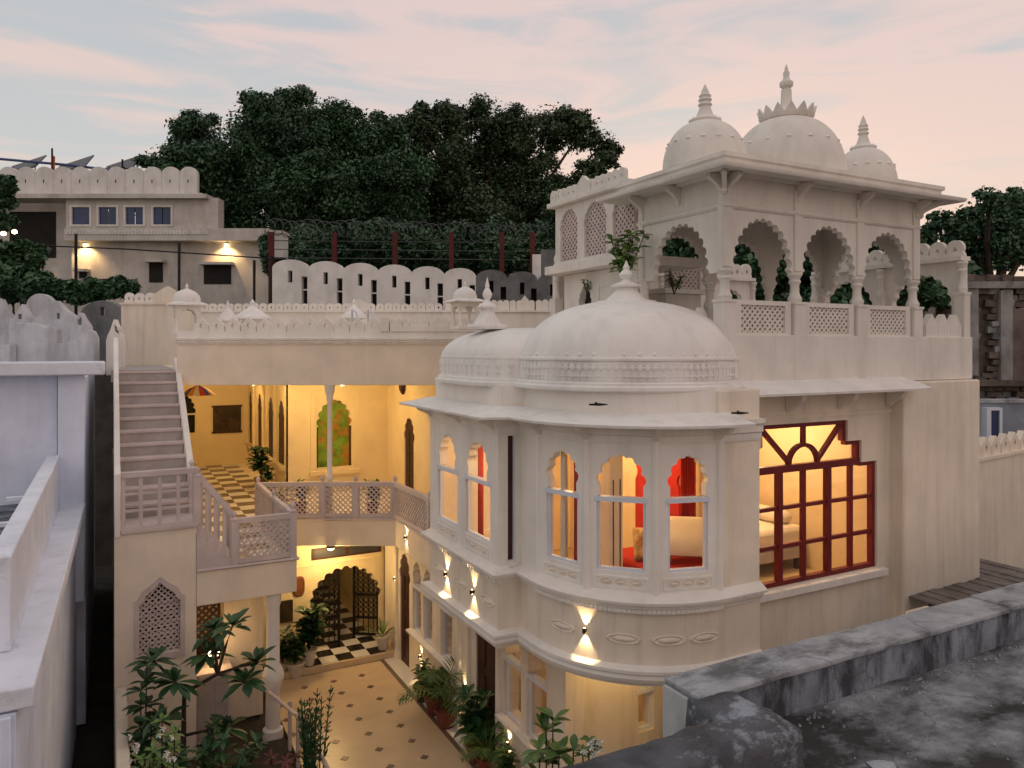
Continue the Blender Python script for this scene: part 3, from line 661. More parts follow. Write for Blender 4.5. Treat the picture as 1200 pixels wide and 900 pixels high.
# --- rooms inside
rm = MB()
rm.box(8.2, 8.28, 8.53, 12.9, 3.46, 6.55); rm.box(7.92, 8.2, 8.53, 8.60, 3.46, 6.55); rm.box(5.26, 8.2, 12.86, 12.94, 3.46, 6.55)
rm.build('room_partition', ROOM, H)
MB().box(6.3, 8.2, 9.9, 12.86, 3.3, 3.455).build('room_floor', ROOMF, H)
r2 = MB(); r2.box(8.28, 11.8, 11.9, 12.0, 3.3, 6.93); r2.box(11.70, 11.775, 8.53, 11.9, 3.3, 6.93)
r2.build('room_wall', ROOM, H)
MB().box(8.28, 11.7, 8.53, 11.9, 3.2, 3.32).build('room_floor', ROOMF, H)
MB().box(8.28, 11.7, 8.53, 11.9, 6.62, 6.70).build('room_ceiling', ROOM, H)
# carved white post in the bay room, red door frame on partition
cp = MB().box(6.33, 6.57, 8.87, 9.11, 3.45, 6.5).build('inner_post', BED, H, bevel=0.02)
for k in (-0.06, 0.06): MB().box(6.45+k-0.006, 6.45+k+0.006, 8.858, 8.872, 3.6, 5.6).build('post_line', WOOD, cp)
fp = MB().slab(Fr(8.2, 12.5, -90), [[(0.2,3.46),(2.2,3.46),(2.2,6.3),(0.2,6.3)], [(0.55,3.46)]+foil(1.2,1.3,5.2,0.7,7,0.3,4)+[(1.85,3.46)]], 0.002, 0.05).build('red_arch_surround', REDC, H)
MB().slab(Fr(8.2, 9.9, -90), [[(0.1,3.46),(1.7,3.46),(1.7,6.2),(0.1,6.2)], [(0.4,4.5),(1.4,4.5)]+list(reversed(foil(0.9,1.0,5.2,0.6,7,0.3,4)))], 0.002, 0.05).build('red_niche_surround', REDC, H)

# bed with pillow in the bay
b = thing('bed', 'low bed with red cover in the rounded bay', 'bed', (7.5, 9.0, 3.45))
MB().box(6.80, 8.12, 8.15, 9.75, 3.45, 3.95).build('bed_base', WOOD, b, bevel=0.02)
MB().box(6.82, 8.10, 8.18, 9.72, 3.95, 4.34).build('mattress', REDC, b, bevel=0.08)
def pillow(name, c, sx, sy, sz, m, label, tilt=0.0, rz=0.0):
    mb = MB(); k = 14
    for j in range(k+1):
        for i in range(k+1):
            u, v = -1+2*i/k, -1+2*j/k
            t = ((1-u**4)*(1-v**4))**0.55
            mb.v.append((u*sx*(1-0.08*(1-abs(v))*0), v*sy, sz*t))
    n = (k+1)**2
    mb.v += [(p[0], p[1], -p[2]*0.7) for p in mb.v[:n]]
    for j in range(k):
        for i in range(k):
            a = j*(k+1)+i; mb.f += [(a,a+1,a+k+2,a+k+1), (n+a+k+1,n+a+k+2,n+a+1,n+a)]
    me = mb.mesh(name, m); o = put(me, name, c, rz); o.rotation_euler = (tilt, 0, rz); o['label'] = label; o['category'] = 'pillow'
    return o
pillow('pillow', (7.62, 8.72, 4.66), 0.46, 0.34, 0.19, BED, 'large white pillow propped up on the red bed', R(38), R(-35))
pillow('cushion', (7.16, 8.95, 4.56), 0.28, 0.25, 0.14, CUSH, 'small gold printed cushion leaning beside the white pillow', R(60), R(-30))
def curtain(a, b_, z0, z1, m, label, amp=0.03):
    a = Vector(a); b_ = Vector(b_); k = 24; mb = MB(); n = Vector((-(b_-a).y, (b_-a).x)).normalized()
    P = [a+(b_-a)*i/k+n*amp*math.sin(i*1.6) for i in range(k+1)]
    for p in P: mb.v += [(p.x,p.y,z0),(p.x,p.y,z1)]
    for i in range(k): mb.f.append((2*i,2*i+2,2*i+3,2*i+1))
    o = mb.build('curtain', m); o['label'] = label; o['category'] = 'curtain'
    sm = o.modifiers.new('th','SOLIDIFY'); sm.thickness = 0.012
curtain((5.86,9.02),(6.0,9.12), 3.47, 6.2, REDC, 'red curtain gathered behind the first window of the rounded bay')
curtain((5.42,11.28),(5.5,11.36), 3.47, 6.2, REDC, 'narrow red curtain between the two windows of the flat bay')
curtain((7.98,9.25),(8.10,9.05), 3.47, 6.2, REDC, 'red curtain beside the pillow in the last window of the rounded bay')
curtain((5.70,9.12),(5.80,9.20), 3.47, 6.2, BED, 'pale curtain folded beside the red one in the rounded bay')
# sofa seen through the maroon window
sf = thing('daybed', 'low pale daybed behind the maroon window', 'bed', (11.0, 10.8, 3.32))
MB().box(10.2, 11.6, 9.95, 11.8, 3.75, 4.15).build('mattress', BED, sf, bevel=0.10)
MB().box(10.18, 11.61, 9.93, 11.82, 3.55, 3.75).build('frame', STEP, sf, bevel=0.02)
MB().box(11.1, 11.5, 10.1, 11.6, 4.15, 4.40).build('bolster', BED, sf, bevel=0.11)
for x in (10.25, 11.45):
    for y in (10.0, 11.65): MB().box(x, x+0.08, y, y+0.08, 3.32, 3.56).build('leg', WOOD, sf)

def ceiling_lamp(x, y, z, energy, col, label, size=0.12):
    t = thing('ceiling_lamp', label, 'lamp', (x, y, z-0.05))
    MB().lathe((x,y,z-0.05), [(0.03,0.0),(0.09,0.01),(0.10,0.03),(0.10,0.05)], 16).build('rim', BRZ, t)
    MB().lathe((x,y,z-0.10), [(0.01,0.0),(0.05,0.01),(0.075,0.03),(0.08,0.049)], 16).build('globe', BULB, t)
    lamp('POINT', 'lamp_light', (x,y,z-0.22), energy, col, t, size)
ceiling_lamp(6.9, 10.4, 6.55, 100, WARM, 'round ceiling lamp lighting the red and cream bay room')
ceiling_lamp(10.3, 10.2, 6.6, 105, (1.0, 0.70, 0.40), 'round ceiling lamp behind the maroon window')
ceiling_lamp(6.95, 8.95, 3.15, 17, YEL, 'round ceiling lamp under the rounded bay')

g_ = MB(); g_.box(8.3,8.4,9.99,18.3,0,3.16); g_.box(6.43,8.3,18.2,18.3,0,3.16); g_.box(6.43,8.3,13.05,13.15,0,3.16); g_.build('ground_room_wall', ROOM, H)
MB().box(6.43,8.3,9.99,18.2,-0.04,0.03).build('ground_room_floor', ROOMF, H)
ceiling_lamp(7.3, 15.2, 3.1, 22, WARM, 'ceiling lamp inside the ground room by the back door')
ceiling_lamp(7.3, 11.4, 3.1, 16, WARM, 'ceiling lamp inside the ground corner room')
for (px_, py_, lb_) in ((702, 474, 'small dark metal spout lying on the white eave, below the big dome'), (868, 484, 'small dark metal hook at the end of the white eave')):
    c_ = PD(px_, py_, 9.55 if px_ < 800 else 10.0); o_ = MB().tube([c_+Vector((-0.12,0.05,0.0)), c_, c_+Vector((0.10,-0.04,0.0))], [0.012,0.02,0.008], 6).tube([c_, c_+Vector((-0.06,0,0.03))], 0.01, 5).build('eave_spout', IRON); o_['label'] = lb_; o_['category'] = 'spout'
# --- wall sconces throwing light up and down
def sconce(p, n, label, e=12.0, up=True, down=True, ang=72):
    p = Vector(p); n = Vector(n).normalized(); a = math.atan2(n.y, n.x)
    t = thing('wall_sconce', label, 'wall lamp', p, 'up and down wall lights of the court')
    mb = MB().lathe((0,0,-0.035), [(0.018,0),(0.022,0.004),(0.022,0.066),(0.018,0.07)], 14)
    mb.box(-0.05, 0.0, -0.02, 0.02, -0.02, 0.02)
    o = mb.build('lamp_body', BRZ, t); o.location = (0,0,0); c = p+n*0.045
    o.location = (c-p)+Vector((0,0,-0.035)); o.rotation_euler = (0,0,a)
    for sg, on in ((1, up), (-1, down)):
        if not on: continue
        me = MB().lathe((0,0,-0.003), [(0.014,0),(0.014,0.004)], 12).mesh('lens', BULB)
        put(me, 'lens', c+Vector((0,0,sg*0.0365)), 0, t)
        lamp('SPOT', 'sconce_light', c-n*0.012+Vector((0,0,sg*0.045)), e, (1.0,0.70,0.34), t, 0.01, ang, -n*0.20+Vector((0,0,sg)), 0.5)
sconce((5.1, 11.9, 3.63), (-1,0,0), 'small up and down wall light on the flat bay apron, nearer the back balcony')
sconce((5.1, 10.82, 3.63), (-1,0,0), 'small up and down wall light on the flat bay apron, nearer the rounded bay')
a = R(209.5); sconce((CX+RB*math.cos(a), CY+RB*math.sin(a), 3.66), (math.cos(a), math.sin(a), 0), 'small up and down wall light on the rounded bay apron', 12)
sconce((6.12, 15.75, 0.62), (-1,0,0), 'low wall light beneath the sill by the back door', 8)
sconce((6.12, 13.4, 0.80), (-1,0,0), 'low wall light beside the tall palm pot', 8)
sconce((6.12, 11.55, 0.62), (-1,0,0), 'low wall light beneath the sill of the arched ground windows', 8)

# ================================================================== BACK WING around the court
DF = 17.8; FF = frd(DF)
def uF(px, d=DF): return (px-600)/FP*d
def xyF(px, d=DF, n=0.0): p = frd(d).p(uF(px, d), 0, n); return (p.x, p.y)
B = thing('courtyard_wing', 'cream back wing with yellow lit veranda above the arched gate', 'house', (4.2, 21, 0))
W0 = xyF(207); W1 = xyF(575)
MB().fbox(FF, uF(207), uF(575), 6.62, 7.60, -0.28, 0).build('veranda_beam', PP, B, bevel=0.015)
MB().sweep([W0, W1], [(-0.2,7.58),(0.02,7.58),(0.03,7.62),(0.07,7.64),(0.07,7.68),(0.11,7.70),(0.11,7.74),(-0.02,7.76),(-0.2,7.76)]).build('cornice', PW, B)
MB().sweep([W0, W1], [(-0.16,7.755),(-0.02,7.755),(-0.02,7.90),(-0.16,7.90)]).build('parapet', PW, B)
bt = MB().box(-0.02,0.02,-0.025,0.025,0,0.035).mesh('bead_moulding', PW)
spread(B, bt, 'bead_moulding', FF, uF(209), uF(500), 7.605, 0.03, 0.075)
mt = merlon_mesh('merlon', PW, 0.36, 0.34, 0.10)
spread(B, mt, 'merlon', FF, uF(226), uF(446), 7.89, -0.09, 0.385)
mb_ = merlon_mesh('merlon', PW, 0.15, 0.30, 0.16, False, 'round')
MB().sweep([xyF(446), xyF(456)], [(-0.2,7.89),(0.02,7.89),(0.02,8.24),(-0.2,8.24)]).build('parapet_post', PW, B, bevel=0.01)
spread(B, mb_, 'merlon', FF, uF(457), uF(556), 7.895, -0.09, 0.16)
MB().sweep([xyF(457), xyF(556)], [(-0.04,7.895),(0.02,7.895),(0.02,8.02),(-0.04,8.02)]).build('parapet', PW, B)
MB().plan([xyF(207,18.0), xyF(575,18.0), (9.2,27), (7.6,28.3), (1.3,28.3)], 6.63, 7.0).build('veranda_roof', PL, B)
# balcony slab
VOID = [(1.372,14.72),(3.16,14.72),(3.03,18.56),(5.94,17.0),(5.94,12.72),(7.3,12.72),(7.3,28),(1.372,28)]
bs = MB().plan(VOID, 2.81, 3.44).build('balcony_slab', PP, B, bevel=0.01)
MB().sweep([(1.372,14.72),(3.16,14.72),(3.03,18.56),(5.94,17.0),(5.94,12.74)], [(-0.12,3.43),(0.03,3.43),(0.045,3.45),(0.03,3.475),(-0.12,3.475)], side=-1 if False else 1).build('balcony_edge', STONE, B)
tl = MB().box(-0.246,0.246,-0.246,0.246,0,0.016)
tlw = tl.mesh('floor_tile', MARW); tlb = MB().box(-0.246,0.246,-0.246,0.246,0,0.016).mesh('floor_tile', MARD)
for i in range(6):
    for j in range(26):
        x, y = 1.62+0.5*i, 14.98+0.5*j
        if x > 3.0 and y < 18.9: continue
        if x > 4.1 and y > 21: continue
        put(tlw if (i+j) % 2 else tlb, 'floor_tile', (x, y, 3.438), 0, bs)
# first floor rooms behind the veranda
FPW = Fr(0, 21.0, 0)
mh = [(5.05,4.15),(6.05,4.15),(6.05,5.3)]+list(reversed(foil(5.55,0.9,5.3,0.72,9,0.3,4)))+[(5.05,5.3)]
MB().slab(FPW, [[(4.27,3.44),(7.3,3.44),(7.3,6.63),(4.27,6.63)], mh], -0.25, 0).build('veranda_wall', PY_, B)
MB().slab(FPW, [[(4.88,4.02),(6.22,4.02),(6.22,6.25),(4.88,6.25)],[(5.0,4.12),(6.1,4.12),(6.1,6.13),(5.0,6.13)]], -0.01, 0.03).build('window_surround', PY_, B)
MB().fbox(FPW, 4.85, 6.25, 3.96, 4.08, -0.01, 0.09).build('sill', PY_, B)
MB().fbox(FPW, 4.95, 6.15, 4.10, 6.15, -0.16, -0.14).build('painted_screen', MURAL, B, label='green painted screen with orange flowers')
for x in (5.05, 6.0): MB().fbox(FPW, x, x+0.06, 4.15, 5.3, -0.135, -0.10).build('screen_edge', WOOD, B)
FDW = Fr(7.1, 21.0, -90)
MB().slab(FDW, [[(0.003,3.44),(8.3,3.44),(8.3,6.63),(0.003,6.63)], [(1.45,3.46),(2.15,3.46)]+list(reversed(foil(1.8,0.7,5.0,0.6,7,0.3,4)))], -0.2, 0).build('veranda_wall', PY_, B)
dd = MB().fbox(FDW, 1.4, 2.2, 3.45, 5.75, -0.08, -0.03).build('door', WOOD, B)
for k in range(2):
    for j in range(3): MB().fbox(FDW, 1.5+k*0.33, 1.77+k*0.33, 3.6+j*0.58, 4.1+j*0.58, -0.032, -0.012).build('door_panel', WOOD, dd)
FCW = Fr(4.27, 27.8, -90)
cw = [(0.5,0.6),(2.35,0.7),(4.25,0.75),(5.85,0.85)]
MB().slab(FCW, [[(0,3.44),(6.797,3.44),(6.797,6.63),(0,6.63)]]+[[(c-w_/2,4.2),(c+w_/2,4.2),(c+w_/2,5.4)]+list(reversed(foil(c,w_*0.94,5.4,0.6,7,0.3,4)))+[(c-w_/2,5.4)] for c, w_ in cw], -0.25, 0).build('corridor_wall', PY_, B)
for c, w_ in cw:
    MB().fbox(FCW, c-w_/2-0.03, c+w_/2+0.03, 4.18, 6.1, -0.06, -0.02).build('dark_window', WOOD, B)
    MB().fbox(FCW, c-w_/2-0.1, c+w_/2+0.1, 4.08, 4.19, -0.01, 0.10).build('sill', PY_, B)
for y in (22.75, 24.5, 26.4):
    MB().lathe((4.26, y, 3.44), [(0.08,0),(0.08,0.25),(0.06,0.3),(0.05,2.5),(0.07,2.65),(0.10,2.85),(0.10,3.19)], 12).build('pilaster', PY_, B)
FEW = Fr(1.4, 27.8, 0)
eh = [(0.42,4.6),(1.14,4.6),(1.14,5.25)]+list(reversed(foil(0.78,0.66,5.25,0.62,9,0.32,4)))+[(0.42,5.25)]
MB().slab(FEW, [[(0,3.44),(2.87,3.44),(2.87,6.63),(0,6.63)], eh], -0.25, 0).build('corridor_end_wall', PY_, B)
MB().fbox(FEW, 0.35, 1.2, 4.5, 6.0, -0.2, -0.16).build('dark_window', DARK, B)
MB().fbox(FEW, 0.40, 1.16, 5.22, 5.27, -0.1, 0.02).build('window_rail', PW, B)
MB().box(1.372, 1.49, 19.9, 27.8, 3.44, 6.63).build('corridor_side_wall', PY_, B)
# slim veranda column
p = FF.p(uF(385), 0, -0.12)
MB().lathe((p.x,p.y,3.46), [(0.11,0),(0.11,0.12),(0.075,0.16),(0.07,0.9),(0.085,0.93),(0.085,0.98),(0.06,1.02),(0.055,2.75),(0.085,2.82),(0.07,2.88),(0.11,2.98),(0.13,3.17)], 16).build('veranda_column', PW, B)
# ground floor back wall with cusped gateway
FG = Fr(0, 18.4, 0)
gate_arch = foil(5.15, 1.66, 1.22, 0.80, 11, 0.36, 4)
MB().slab(FG, [[(1.4,0),(6.13,0),(6.13,2.82),(1.4,2.82)], [(4.32,0.16),(5.98,0.16)]+list(reversed(gate_arch))], -0.22, 0).build('gateway_wall', PY_, B)
MB().fbox(FG, 3.9, 6.1, 2.20, 2.23, -0.01, 0.02).build('string_course', PY_, B)
tw = MB().fbox(FG, 4.30, 6.05, 2.34, 2.62, 0.0, 0.03).build('transom_window', WOOD, B)
for k in range(2): MB().fbox(FG, 4.36+k*0.86, 5.12+k*0.86, 2.39, 2.57, 0.028, 0.034).build('transom_pane', TIN, tw)
st = MB().box(3.4, 6.11, 17.4, 18.4, 0, 0.155).build('gate_step', MARB, B, bevel=0.012)
MB().box(4.0, 6.4, 18.62, 25.0, 0, 0.155).build('passage_floor', MARB, B)
ta = MB().box(-0.19,0.19,-0.19,0.19,0,0.012).mesh('floor_tile', MARW); tb = MB().box(-0.19,0.19,-0.19,0.19,0,0.012).mesh('floor_tile', MARK)
for i in range(7):
    for j in range(19):
        x, y = 3.75+0.384*i, 17.66+0.384*j
        if y > 18.4 and x < 4.2: continue
        if x > 6.05: continue
        put(tb if (i+j) % 2 else ta, 'floor_tile', (x, y, 0.153), 0, st)
pw_ = MB(); pw_.box(3.95,4.15,18.62,25,0,2.82); pw_.box(6.2,6.42,18.62,25,0,2.82); pw_.box(3.95,6.42,25,25.2,0,2.82)
pw_.build('passage_wall', PY_, B)
MB().fbox(Fr(0,25,0), 4.5, 5.9, 0.16, 2.2, 0.0, 0.05).build('passage_door', WOOD, B)
# fretwork gate leaves
def gate_leaf(fr, u0, u1, flip, name='gate_leaf'):
    g = MB()
    top = lambda u: 1.22+0.80*math.sqrt(max(0, 1-((u-5.15)/0.83)**2))
    g.fbox(fr, u0, u0+0.06, 0.18, top(u0+0.05)+0.02, -0.10, -0.05); g.fbox(fr, u1-0.06, u1, 0.18, top(u1-0.05)+0.02, -0.10, -0.05)
    n = 5
    for i in range(1, n):
        u = u0+(u1-u0)*i/n; g.fbox(fr, u-0.009, u+0.009, 0.2, top(u), -0.088, -0.06)
    for v in (0.2, 0.62, 1.2): g.fbox(fr, u0+0.06, u1-0.06, v, v+0.055, -0.094, -0.054)
    v = 0.72
    while v < 1.95:
        for i in range(n):
            u = u0+(u1-u0)*(i+0.5)/n
            if v < top(u)-0.08:
                for s_ in range(8):
                    t0, t1 = 2*PI*s_/8, 2*PI*(s_+1)/8
                    g.bar(fr, (u+0.055*math.cos(t0), v+0.055*math.sin(t0)), (u+0.055*math.cos(t1), v+0.055*math.sin(t1)), 0.015, -0.085, -0.063)
        v += 0.125
    return g.build(name, IRON, B)
gate_leaf(FG, 4.34, 5.02, 1)
gr = Fr(5.96, 18.35, -125)
gate2 = Fr(5.96-0.0, 18.30, 118); 
class Fo(Fr):
    def __init__(s, x, y, deg, off): Fr.__init__(s, x, y, deg); s.o = s.o - s.u*off
gate_leaf(Fo(5.96, 18.36, -35, 5.96), 5.28, 5.96, -1)
# brown plaque and dark frame beside the gate
op = MB().lathe((0,0,0), [(1,0),(1,0.02),(0.8,0.03),(0.78,0.02),(0.05,0.02)], 24, sx=0.14, sy=0.24, pw=3.5); op.v = [(q[0],-q[2],q[1]) for q in op.v]
c = PY(350, 687, 18.4); o = put(op.mesh('wall_plaque', PLAQ), 'wall_plaque', (c.x, 18.4, c.z)); o['label'] = 'brown oval plaque on the yellow wall left of the gate'; o['category'] = 'plaque'
c = PY(336, 716, 18.4); o = MB().fbox(FG, c.x-0.16, c.x+0.14, c.z-0.26, c.z+0.26, 0, 0.03).build('picture_frame', CANV); o['label'] = 'dark framed picture on the yellow wall beneath the oval plaque'; o['category'] = 'picture'
c = PY(266, 491, 27.8); o = thing('picture_frame', 'dark canvas on the end wall of the upper corridor', 'picture', (c.x, 27.8, c.z-0.4))
MB().fbox(Fr(0,27.8,0), c.x-0.46, c.x+0.46, c.z-0.42, c.z+0.42, 0, 0.04).build('canvas', CANV, o)
for v in (-0.45, 0.45): MB().fbox(Fr(0,27.8,0), c.x-0.5, c.x+0.5, c.z+v-0.03, c.z+v+0.03, 0.0, 0.06).build('rod', WOOD, o)
# carved wall mask near the veranda door
c = PY(473, 462, 18.6); c = PX(474, 462, 7.1)
o = MB().lathe((0,0,0), [(0.03,-0.2),(0.10,-0.08),(0.12,0.05),(0.07,0.18),(0.02,0.26)], 10).build('wall_mask', WOOD); o.location = (7.05, c.y, c.z); o['label'] = 'small dark carved ornament high on the yellow veranda wall'; o['category'] = 'ornament'
# coloured paper umbrella lamp
um = thing('paper_umbrella', 'striped red, blue and yellow paper umbrella under the corridor ceiling', 'umbrella', PY(232, 459, 24.5))
cols = [mat('umb_red',(0.5,0.04,0.03)), mat('umb_blue',(0.04,0.08,0.3)), mat('umb_gold',(0.6,0.3,0.04)), mat('umb_white',(0.7,0.68,0.62))]
c = WLOC[um.name]
for i in range(16):
    a0, a1 = 2*PI*i/16, 2*PI*(i+1)/16; mb = MB(); vs_ = []
    for r_, z_ in ((0.02,0.30),(0.25,0.20),(0.5,0.0)):
        vs_ += [(c.x+r_*math.cos(a0), c.y+r_*math.sin(a0), c.z-0.1+z_), (c.x+r_*math.cos(a1), c.y+r_*math.sin(a1), c.z-0.1+z_)]
    mb.add(vs_, [(0,1,3,2),(2,3,5,4)]); mb.build('panel', cols[i%4], um)
MB().tube([(c.x,c.y,c.z-0.15),(c.x,c.y,6.63)], 0.012).build('stick', WOOD, um)

ceiling_lamp(5.3, 19.3, 6.62, 52, YEL, 'ceiling lamp in front of the painted screen on the veranda')
ceiling_lamp(3.3, 20.6, 6.62, 45, YEL, 'ceiling lamp above the checkered walkway')
ceiling_lamp(2.9, 25.2, 6.62, 40, YEL, 'ceiling lamp at the end of the checkered corridor')
ceiling_lamp(4.6, 17.75, 2.80, 45, YEL, 'ceiling lamp in front of the arched gate')
ceiling_lamp(5.2, 21.5, 2.80, 4, YEL, 'ceiling lamp in the passage behind the gate')
sconce((5.94, 16.2, 3.20), (-1,0,0), 'small wall light on the balcony edge by the corner post', 8)
sconce((6.12, 17.45, 1.9), (-1,0,0), 'wall light beside the dark back door', 4)

# ---- balcony railing (pink stone with lattice panels)
RL = thing('balcony_railing', 'pinkish stone railing with lattice panels around the upper balcony', 'railing', (4.5, 17.2, 3.47))
def lat_panel(root, A, Bp, z0, h, pitch=0.085, m=STONE):
    A = Vector(A); Bp = Vector(Bp); L = (Bp-A).length; fr = Fr(A.x, A.y, math.degrees(math.atan2((Bp-A).y, (Bp-A).x)), z0)
    f = MB(); f.fbox(fr, 0.04, L-0.04, 0.02, 0.11, -0.035, 0.035); f.fbox(fr, 0.04, L-0.04, h-0.10, h, -0.045, 0.045)
    f.fbox(fr, 0.04, 0.09, 0.11, h-0.10, -0.03, 0.03); f.fbox(fr, L-0.09, L-0.04, 0.11, h-0.10, -0.03, 0.03)
    o = f.build('rail_panel', m, root)
    MB().jali(fr, 0.09, L-0.09, 0.11, h-0.10, -0.022, 0.022, pitch*1.414, 0.026).build('lattice', m, o)
POSTP = [(0.065,0),(0.065,0.9),(0.075,0.91),(0.075,0.94),(0.05,0.95),(0.035,0.98),(0.055,1.02),(0.05,1.06),(0.02,1.09),(0.004,1.11)]
pm = MB().lathe((0,0,0), [(r*1.25, z) for r, z in POSTP[:4]], 4, a0=PI/4).lathe((0,0,0), POSTP[3:], 12).mesh('post', STONE)
def post(root, xy, z=3.46, rz=0, s=0.92): put(pm, 'post', (xy[0], xy[1], z), rz, root, scale=(1,1,s))
yw = -YAW
rp = [xyF(299), xyF(378), xyF(417), xyF(463)]
c0 = (3.06, 18.45)
for i in range(3): lat_panel(RL, rp[i] if i else c0, rp[i+1], 3.47, 0.86)
lat_panel(RL, rp[3], (5.98, 14.9), 3.47, 0.86); lat_panel(RL, (5.98,14.9), (5.98,12.78), 3.47, 0.86)
for q in [c0]+rp[1:]: post(RL, q, rz=yw)
post(RL, (5.98,14.9)); post(RL, (5.98, 12.85))
lat_panel(RL, (3.10,14.78), (3.08,16.6), 3.47, 0.86); lat_panel(RL, (3.08,16.6), c0, 3.47, 0.86)
post(RL, (3.08, 16.6)); post(RL, (3.10, 14.78), s=0.97)
lat_panel(RL, (2.02,14.76), (3.10,14.78), 3.47, 0.86); post(RL, (2.02, 14.76), s=0.92)

# ================================================================== STAIR WING
SW = thing('stair_wing', 'cream stair tower with stone steps and pointed lattice window', 'stairs', (0.8, 16, 0))
FSW = Fr(0, 14.75, 0)
jh = [(0.44,2.06),(1.10,2.06),(1.10,2.98),(1.04,3.02),(1.0,3.12),(0.85,3.24),(0.77,3.33),(0.69,3.24),(0.54,3.12),(0.50,3.02),(0.44,2.98)]
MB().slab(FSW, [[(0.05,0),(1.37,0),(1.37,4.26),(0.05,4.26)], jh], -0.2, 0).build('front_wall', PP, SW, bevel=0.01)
jf = [(0.36,1.95),(1.18,1.95),(1.18,3.04),(1.12,3.08),(1.06,3.2),(0.9,3.32),(0.77,3.43),(0.64,3.32),(0.48,3.2),(0.42,3.08),(0.36,3.04)]
js = MB().slab(FSW, [jf, jh], -0.01, 0.025).build('lattice_window_frame', STONE, SW)
jm = MB(); k = 0
for i in range(14):
    for sg in (0, 60, -60):
        pass
jm.jali(FSW, 0.44, 1.10, 2.06, 3.34, -0.10, -0.05, 0.10, 0.024)
for i in range(14): jm.fbox(FSW, 0.44, 1.10, 2.10+i*0.0707*1.0, 2.12+i*0.0707, -0.095, -0.06)
jm.build('lattice', STONE, js)
MB().box(0.40,1.15,14.96,14.98,2.0,3.4).build('lattice_backing', DARK, js)
MB().box(0.05, 0.22, 14.96, 27.5, 0, 4.25).build('alley_wall', PL, SW)
MB().box(1.2, 1.37, 14.96, 20.2, 0, 3.43).build('inner_wall', PL, SW)
MB().box(0.151, 1.375, 14.70, 15.8, 4.262, 4.32).build('landing', STONE, SW)
NS = 11; z0, z1, y0, y1 = 4.32, 6.96, 15.75, 20.0
for i in range(NS):
    za = z0+(z1-z0)*(i+1)/NS; ya = y0+(y1-y0)*i/NS
    sp = MB().box(0.16, 1.35, ya, ya+(y1-y0)/NS+0.05, za-0.6, za-0.045).build('riser', STEP, SW)
    MB().box(0.15, 1.36, ya-0.03, ya+(y1-y0)/NS+0.02, za-0.045, za).build('tread', STONE, sp)
FX = Fr(0.05, 20.6, -90)    # u = 20.6 - y
def uS(y): return 20.6-y
MB().slab(FX, [[(uS(20.6),4.2),(uS(14.72),4.2),(uS(14.72),5.32),(uS(15.6),5.40),(uS(20.0),7.75),(uS(20.6),7.75)]], -0.10, 0.0).build('stair_parapet', PW, SW, bevel=0.015)
FX2 = Fr(1.36, 20.6, -90)
MB().slab(FX2, [[(uS(20.6),3.44),(uS(15.75),3.44),(uS(15.75),4.75),(uS(20.0),7.25),(uS(20.6),7.25)]], -0.12, 0.0).build('stringer', PW, SW, bevel=0.015)
MB().box(0.0, 1.6, 20.02, 28, 6.7, 6.98).build('stair_head_floor', STEP, SW)
# steps down from the landing to the walkway
for i in range(4):
    MB().box(1.371+0.16*i, 1.53+0.16*i, 14.722, 15.78, 3.45, 4.30-0.17*(i+1)+0.0).build('step', STONE, SW)
# landing balustrade
def balus(root, A, Bp, za, zb, nb, hr=True):
    A = Vector((*A, za)); Bp = Vector((*Bp, zb)); d = (Bp-A)
    fr = Fr(A.x, A.y, math.degrees(math.atan2(d.y, d.x)), 0); L = Vector((d.x,d.y)).length
    o = MB().bar(fr, (0, za+0.98), (L, zb+0.98), 0.09, -0.05, 0.05).build('handrail', STONE, root)
    for i in range(nb+1):
        t = i/nb; u = min(max(L*t, 0.03), L-0.03); zz = za+(zb-za)*t
        MB().fbox(fr, u-0.032, u+0.032, zz+0.02, zz+0.95, -0.025, 0.025).build('baluster', STONE, root)
    return fr, L
fr, L = balus(SW, (0.16,14.77), (1.37,14.77), 4.30, 4.30, 4)
for v in (4.62, 4.92): MB().fbox(fr, 0.02, L-0.02, v, v+0.045, -0.018, 0.018).build('cross_rail', STONE, SW)
MB().fbox(fr, 0, L, 4.31, 4.37, -0.04, 0.04).build('bottom_rail', STONE, SW)
balus(SW, (1.40,14.77), (2.0,14.77), 4.20, 3.42, 4); balus(SW, (1.40,15.74), (2.0,15.74), 4.20, 3.42, 4)
put(pm, 'newel', (1.38, 14.77, 4.30), 0, SW, scale=(1,1,0.95)); put(pm, 'newel', (1.38, 15.74, 4.30), 0, SW, scale=(1,1,0.95)); put(pm, 'newel', (2.02, 15.74, 3.46), 0, SW, scale=(1,1,0.9))
# white column with bulb under the walkway
MB().lathe((2.75,14.92,0), [(0.19,0),(0.19,0.18),(0.14,0.22),(0.13,0.9),(0.15,0.98),(0.20,1.12),(0.205,1.22),(0.16,1.36),(0.125,1.42),(0.12,2.5),(0.15,2.6),(0.15,2.82)], 20, lobes=12, lobe=0.02).build('column', PW, SW)
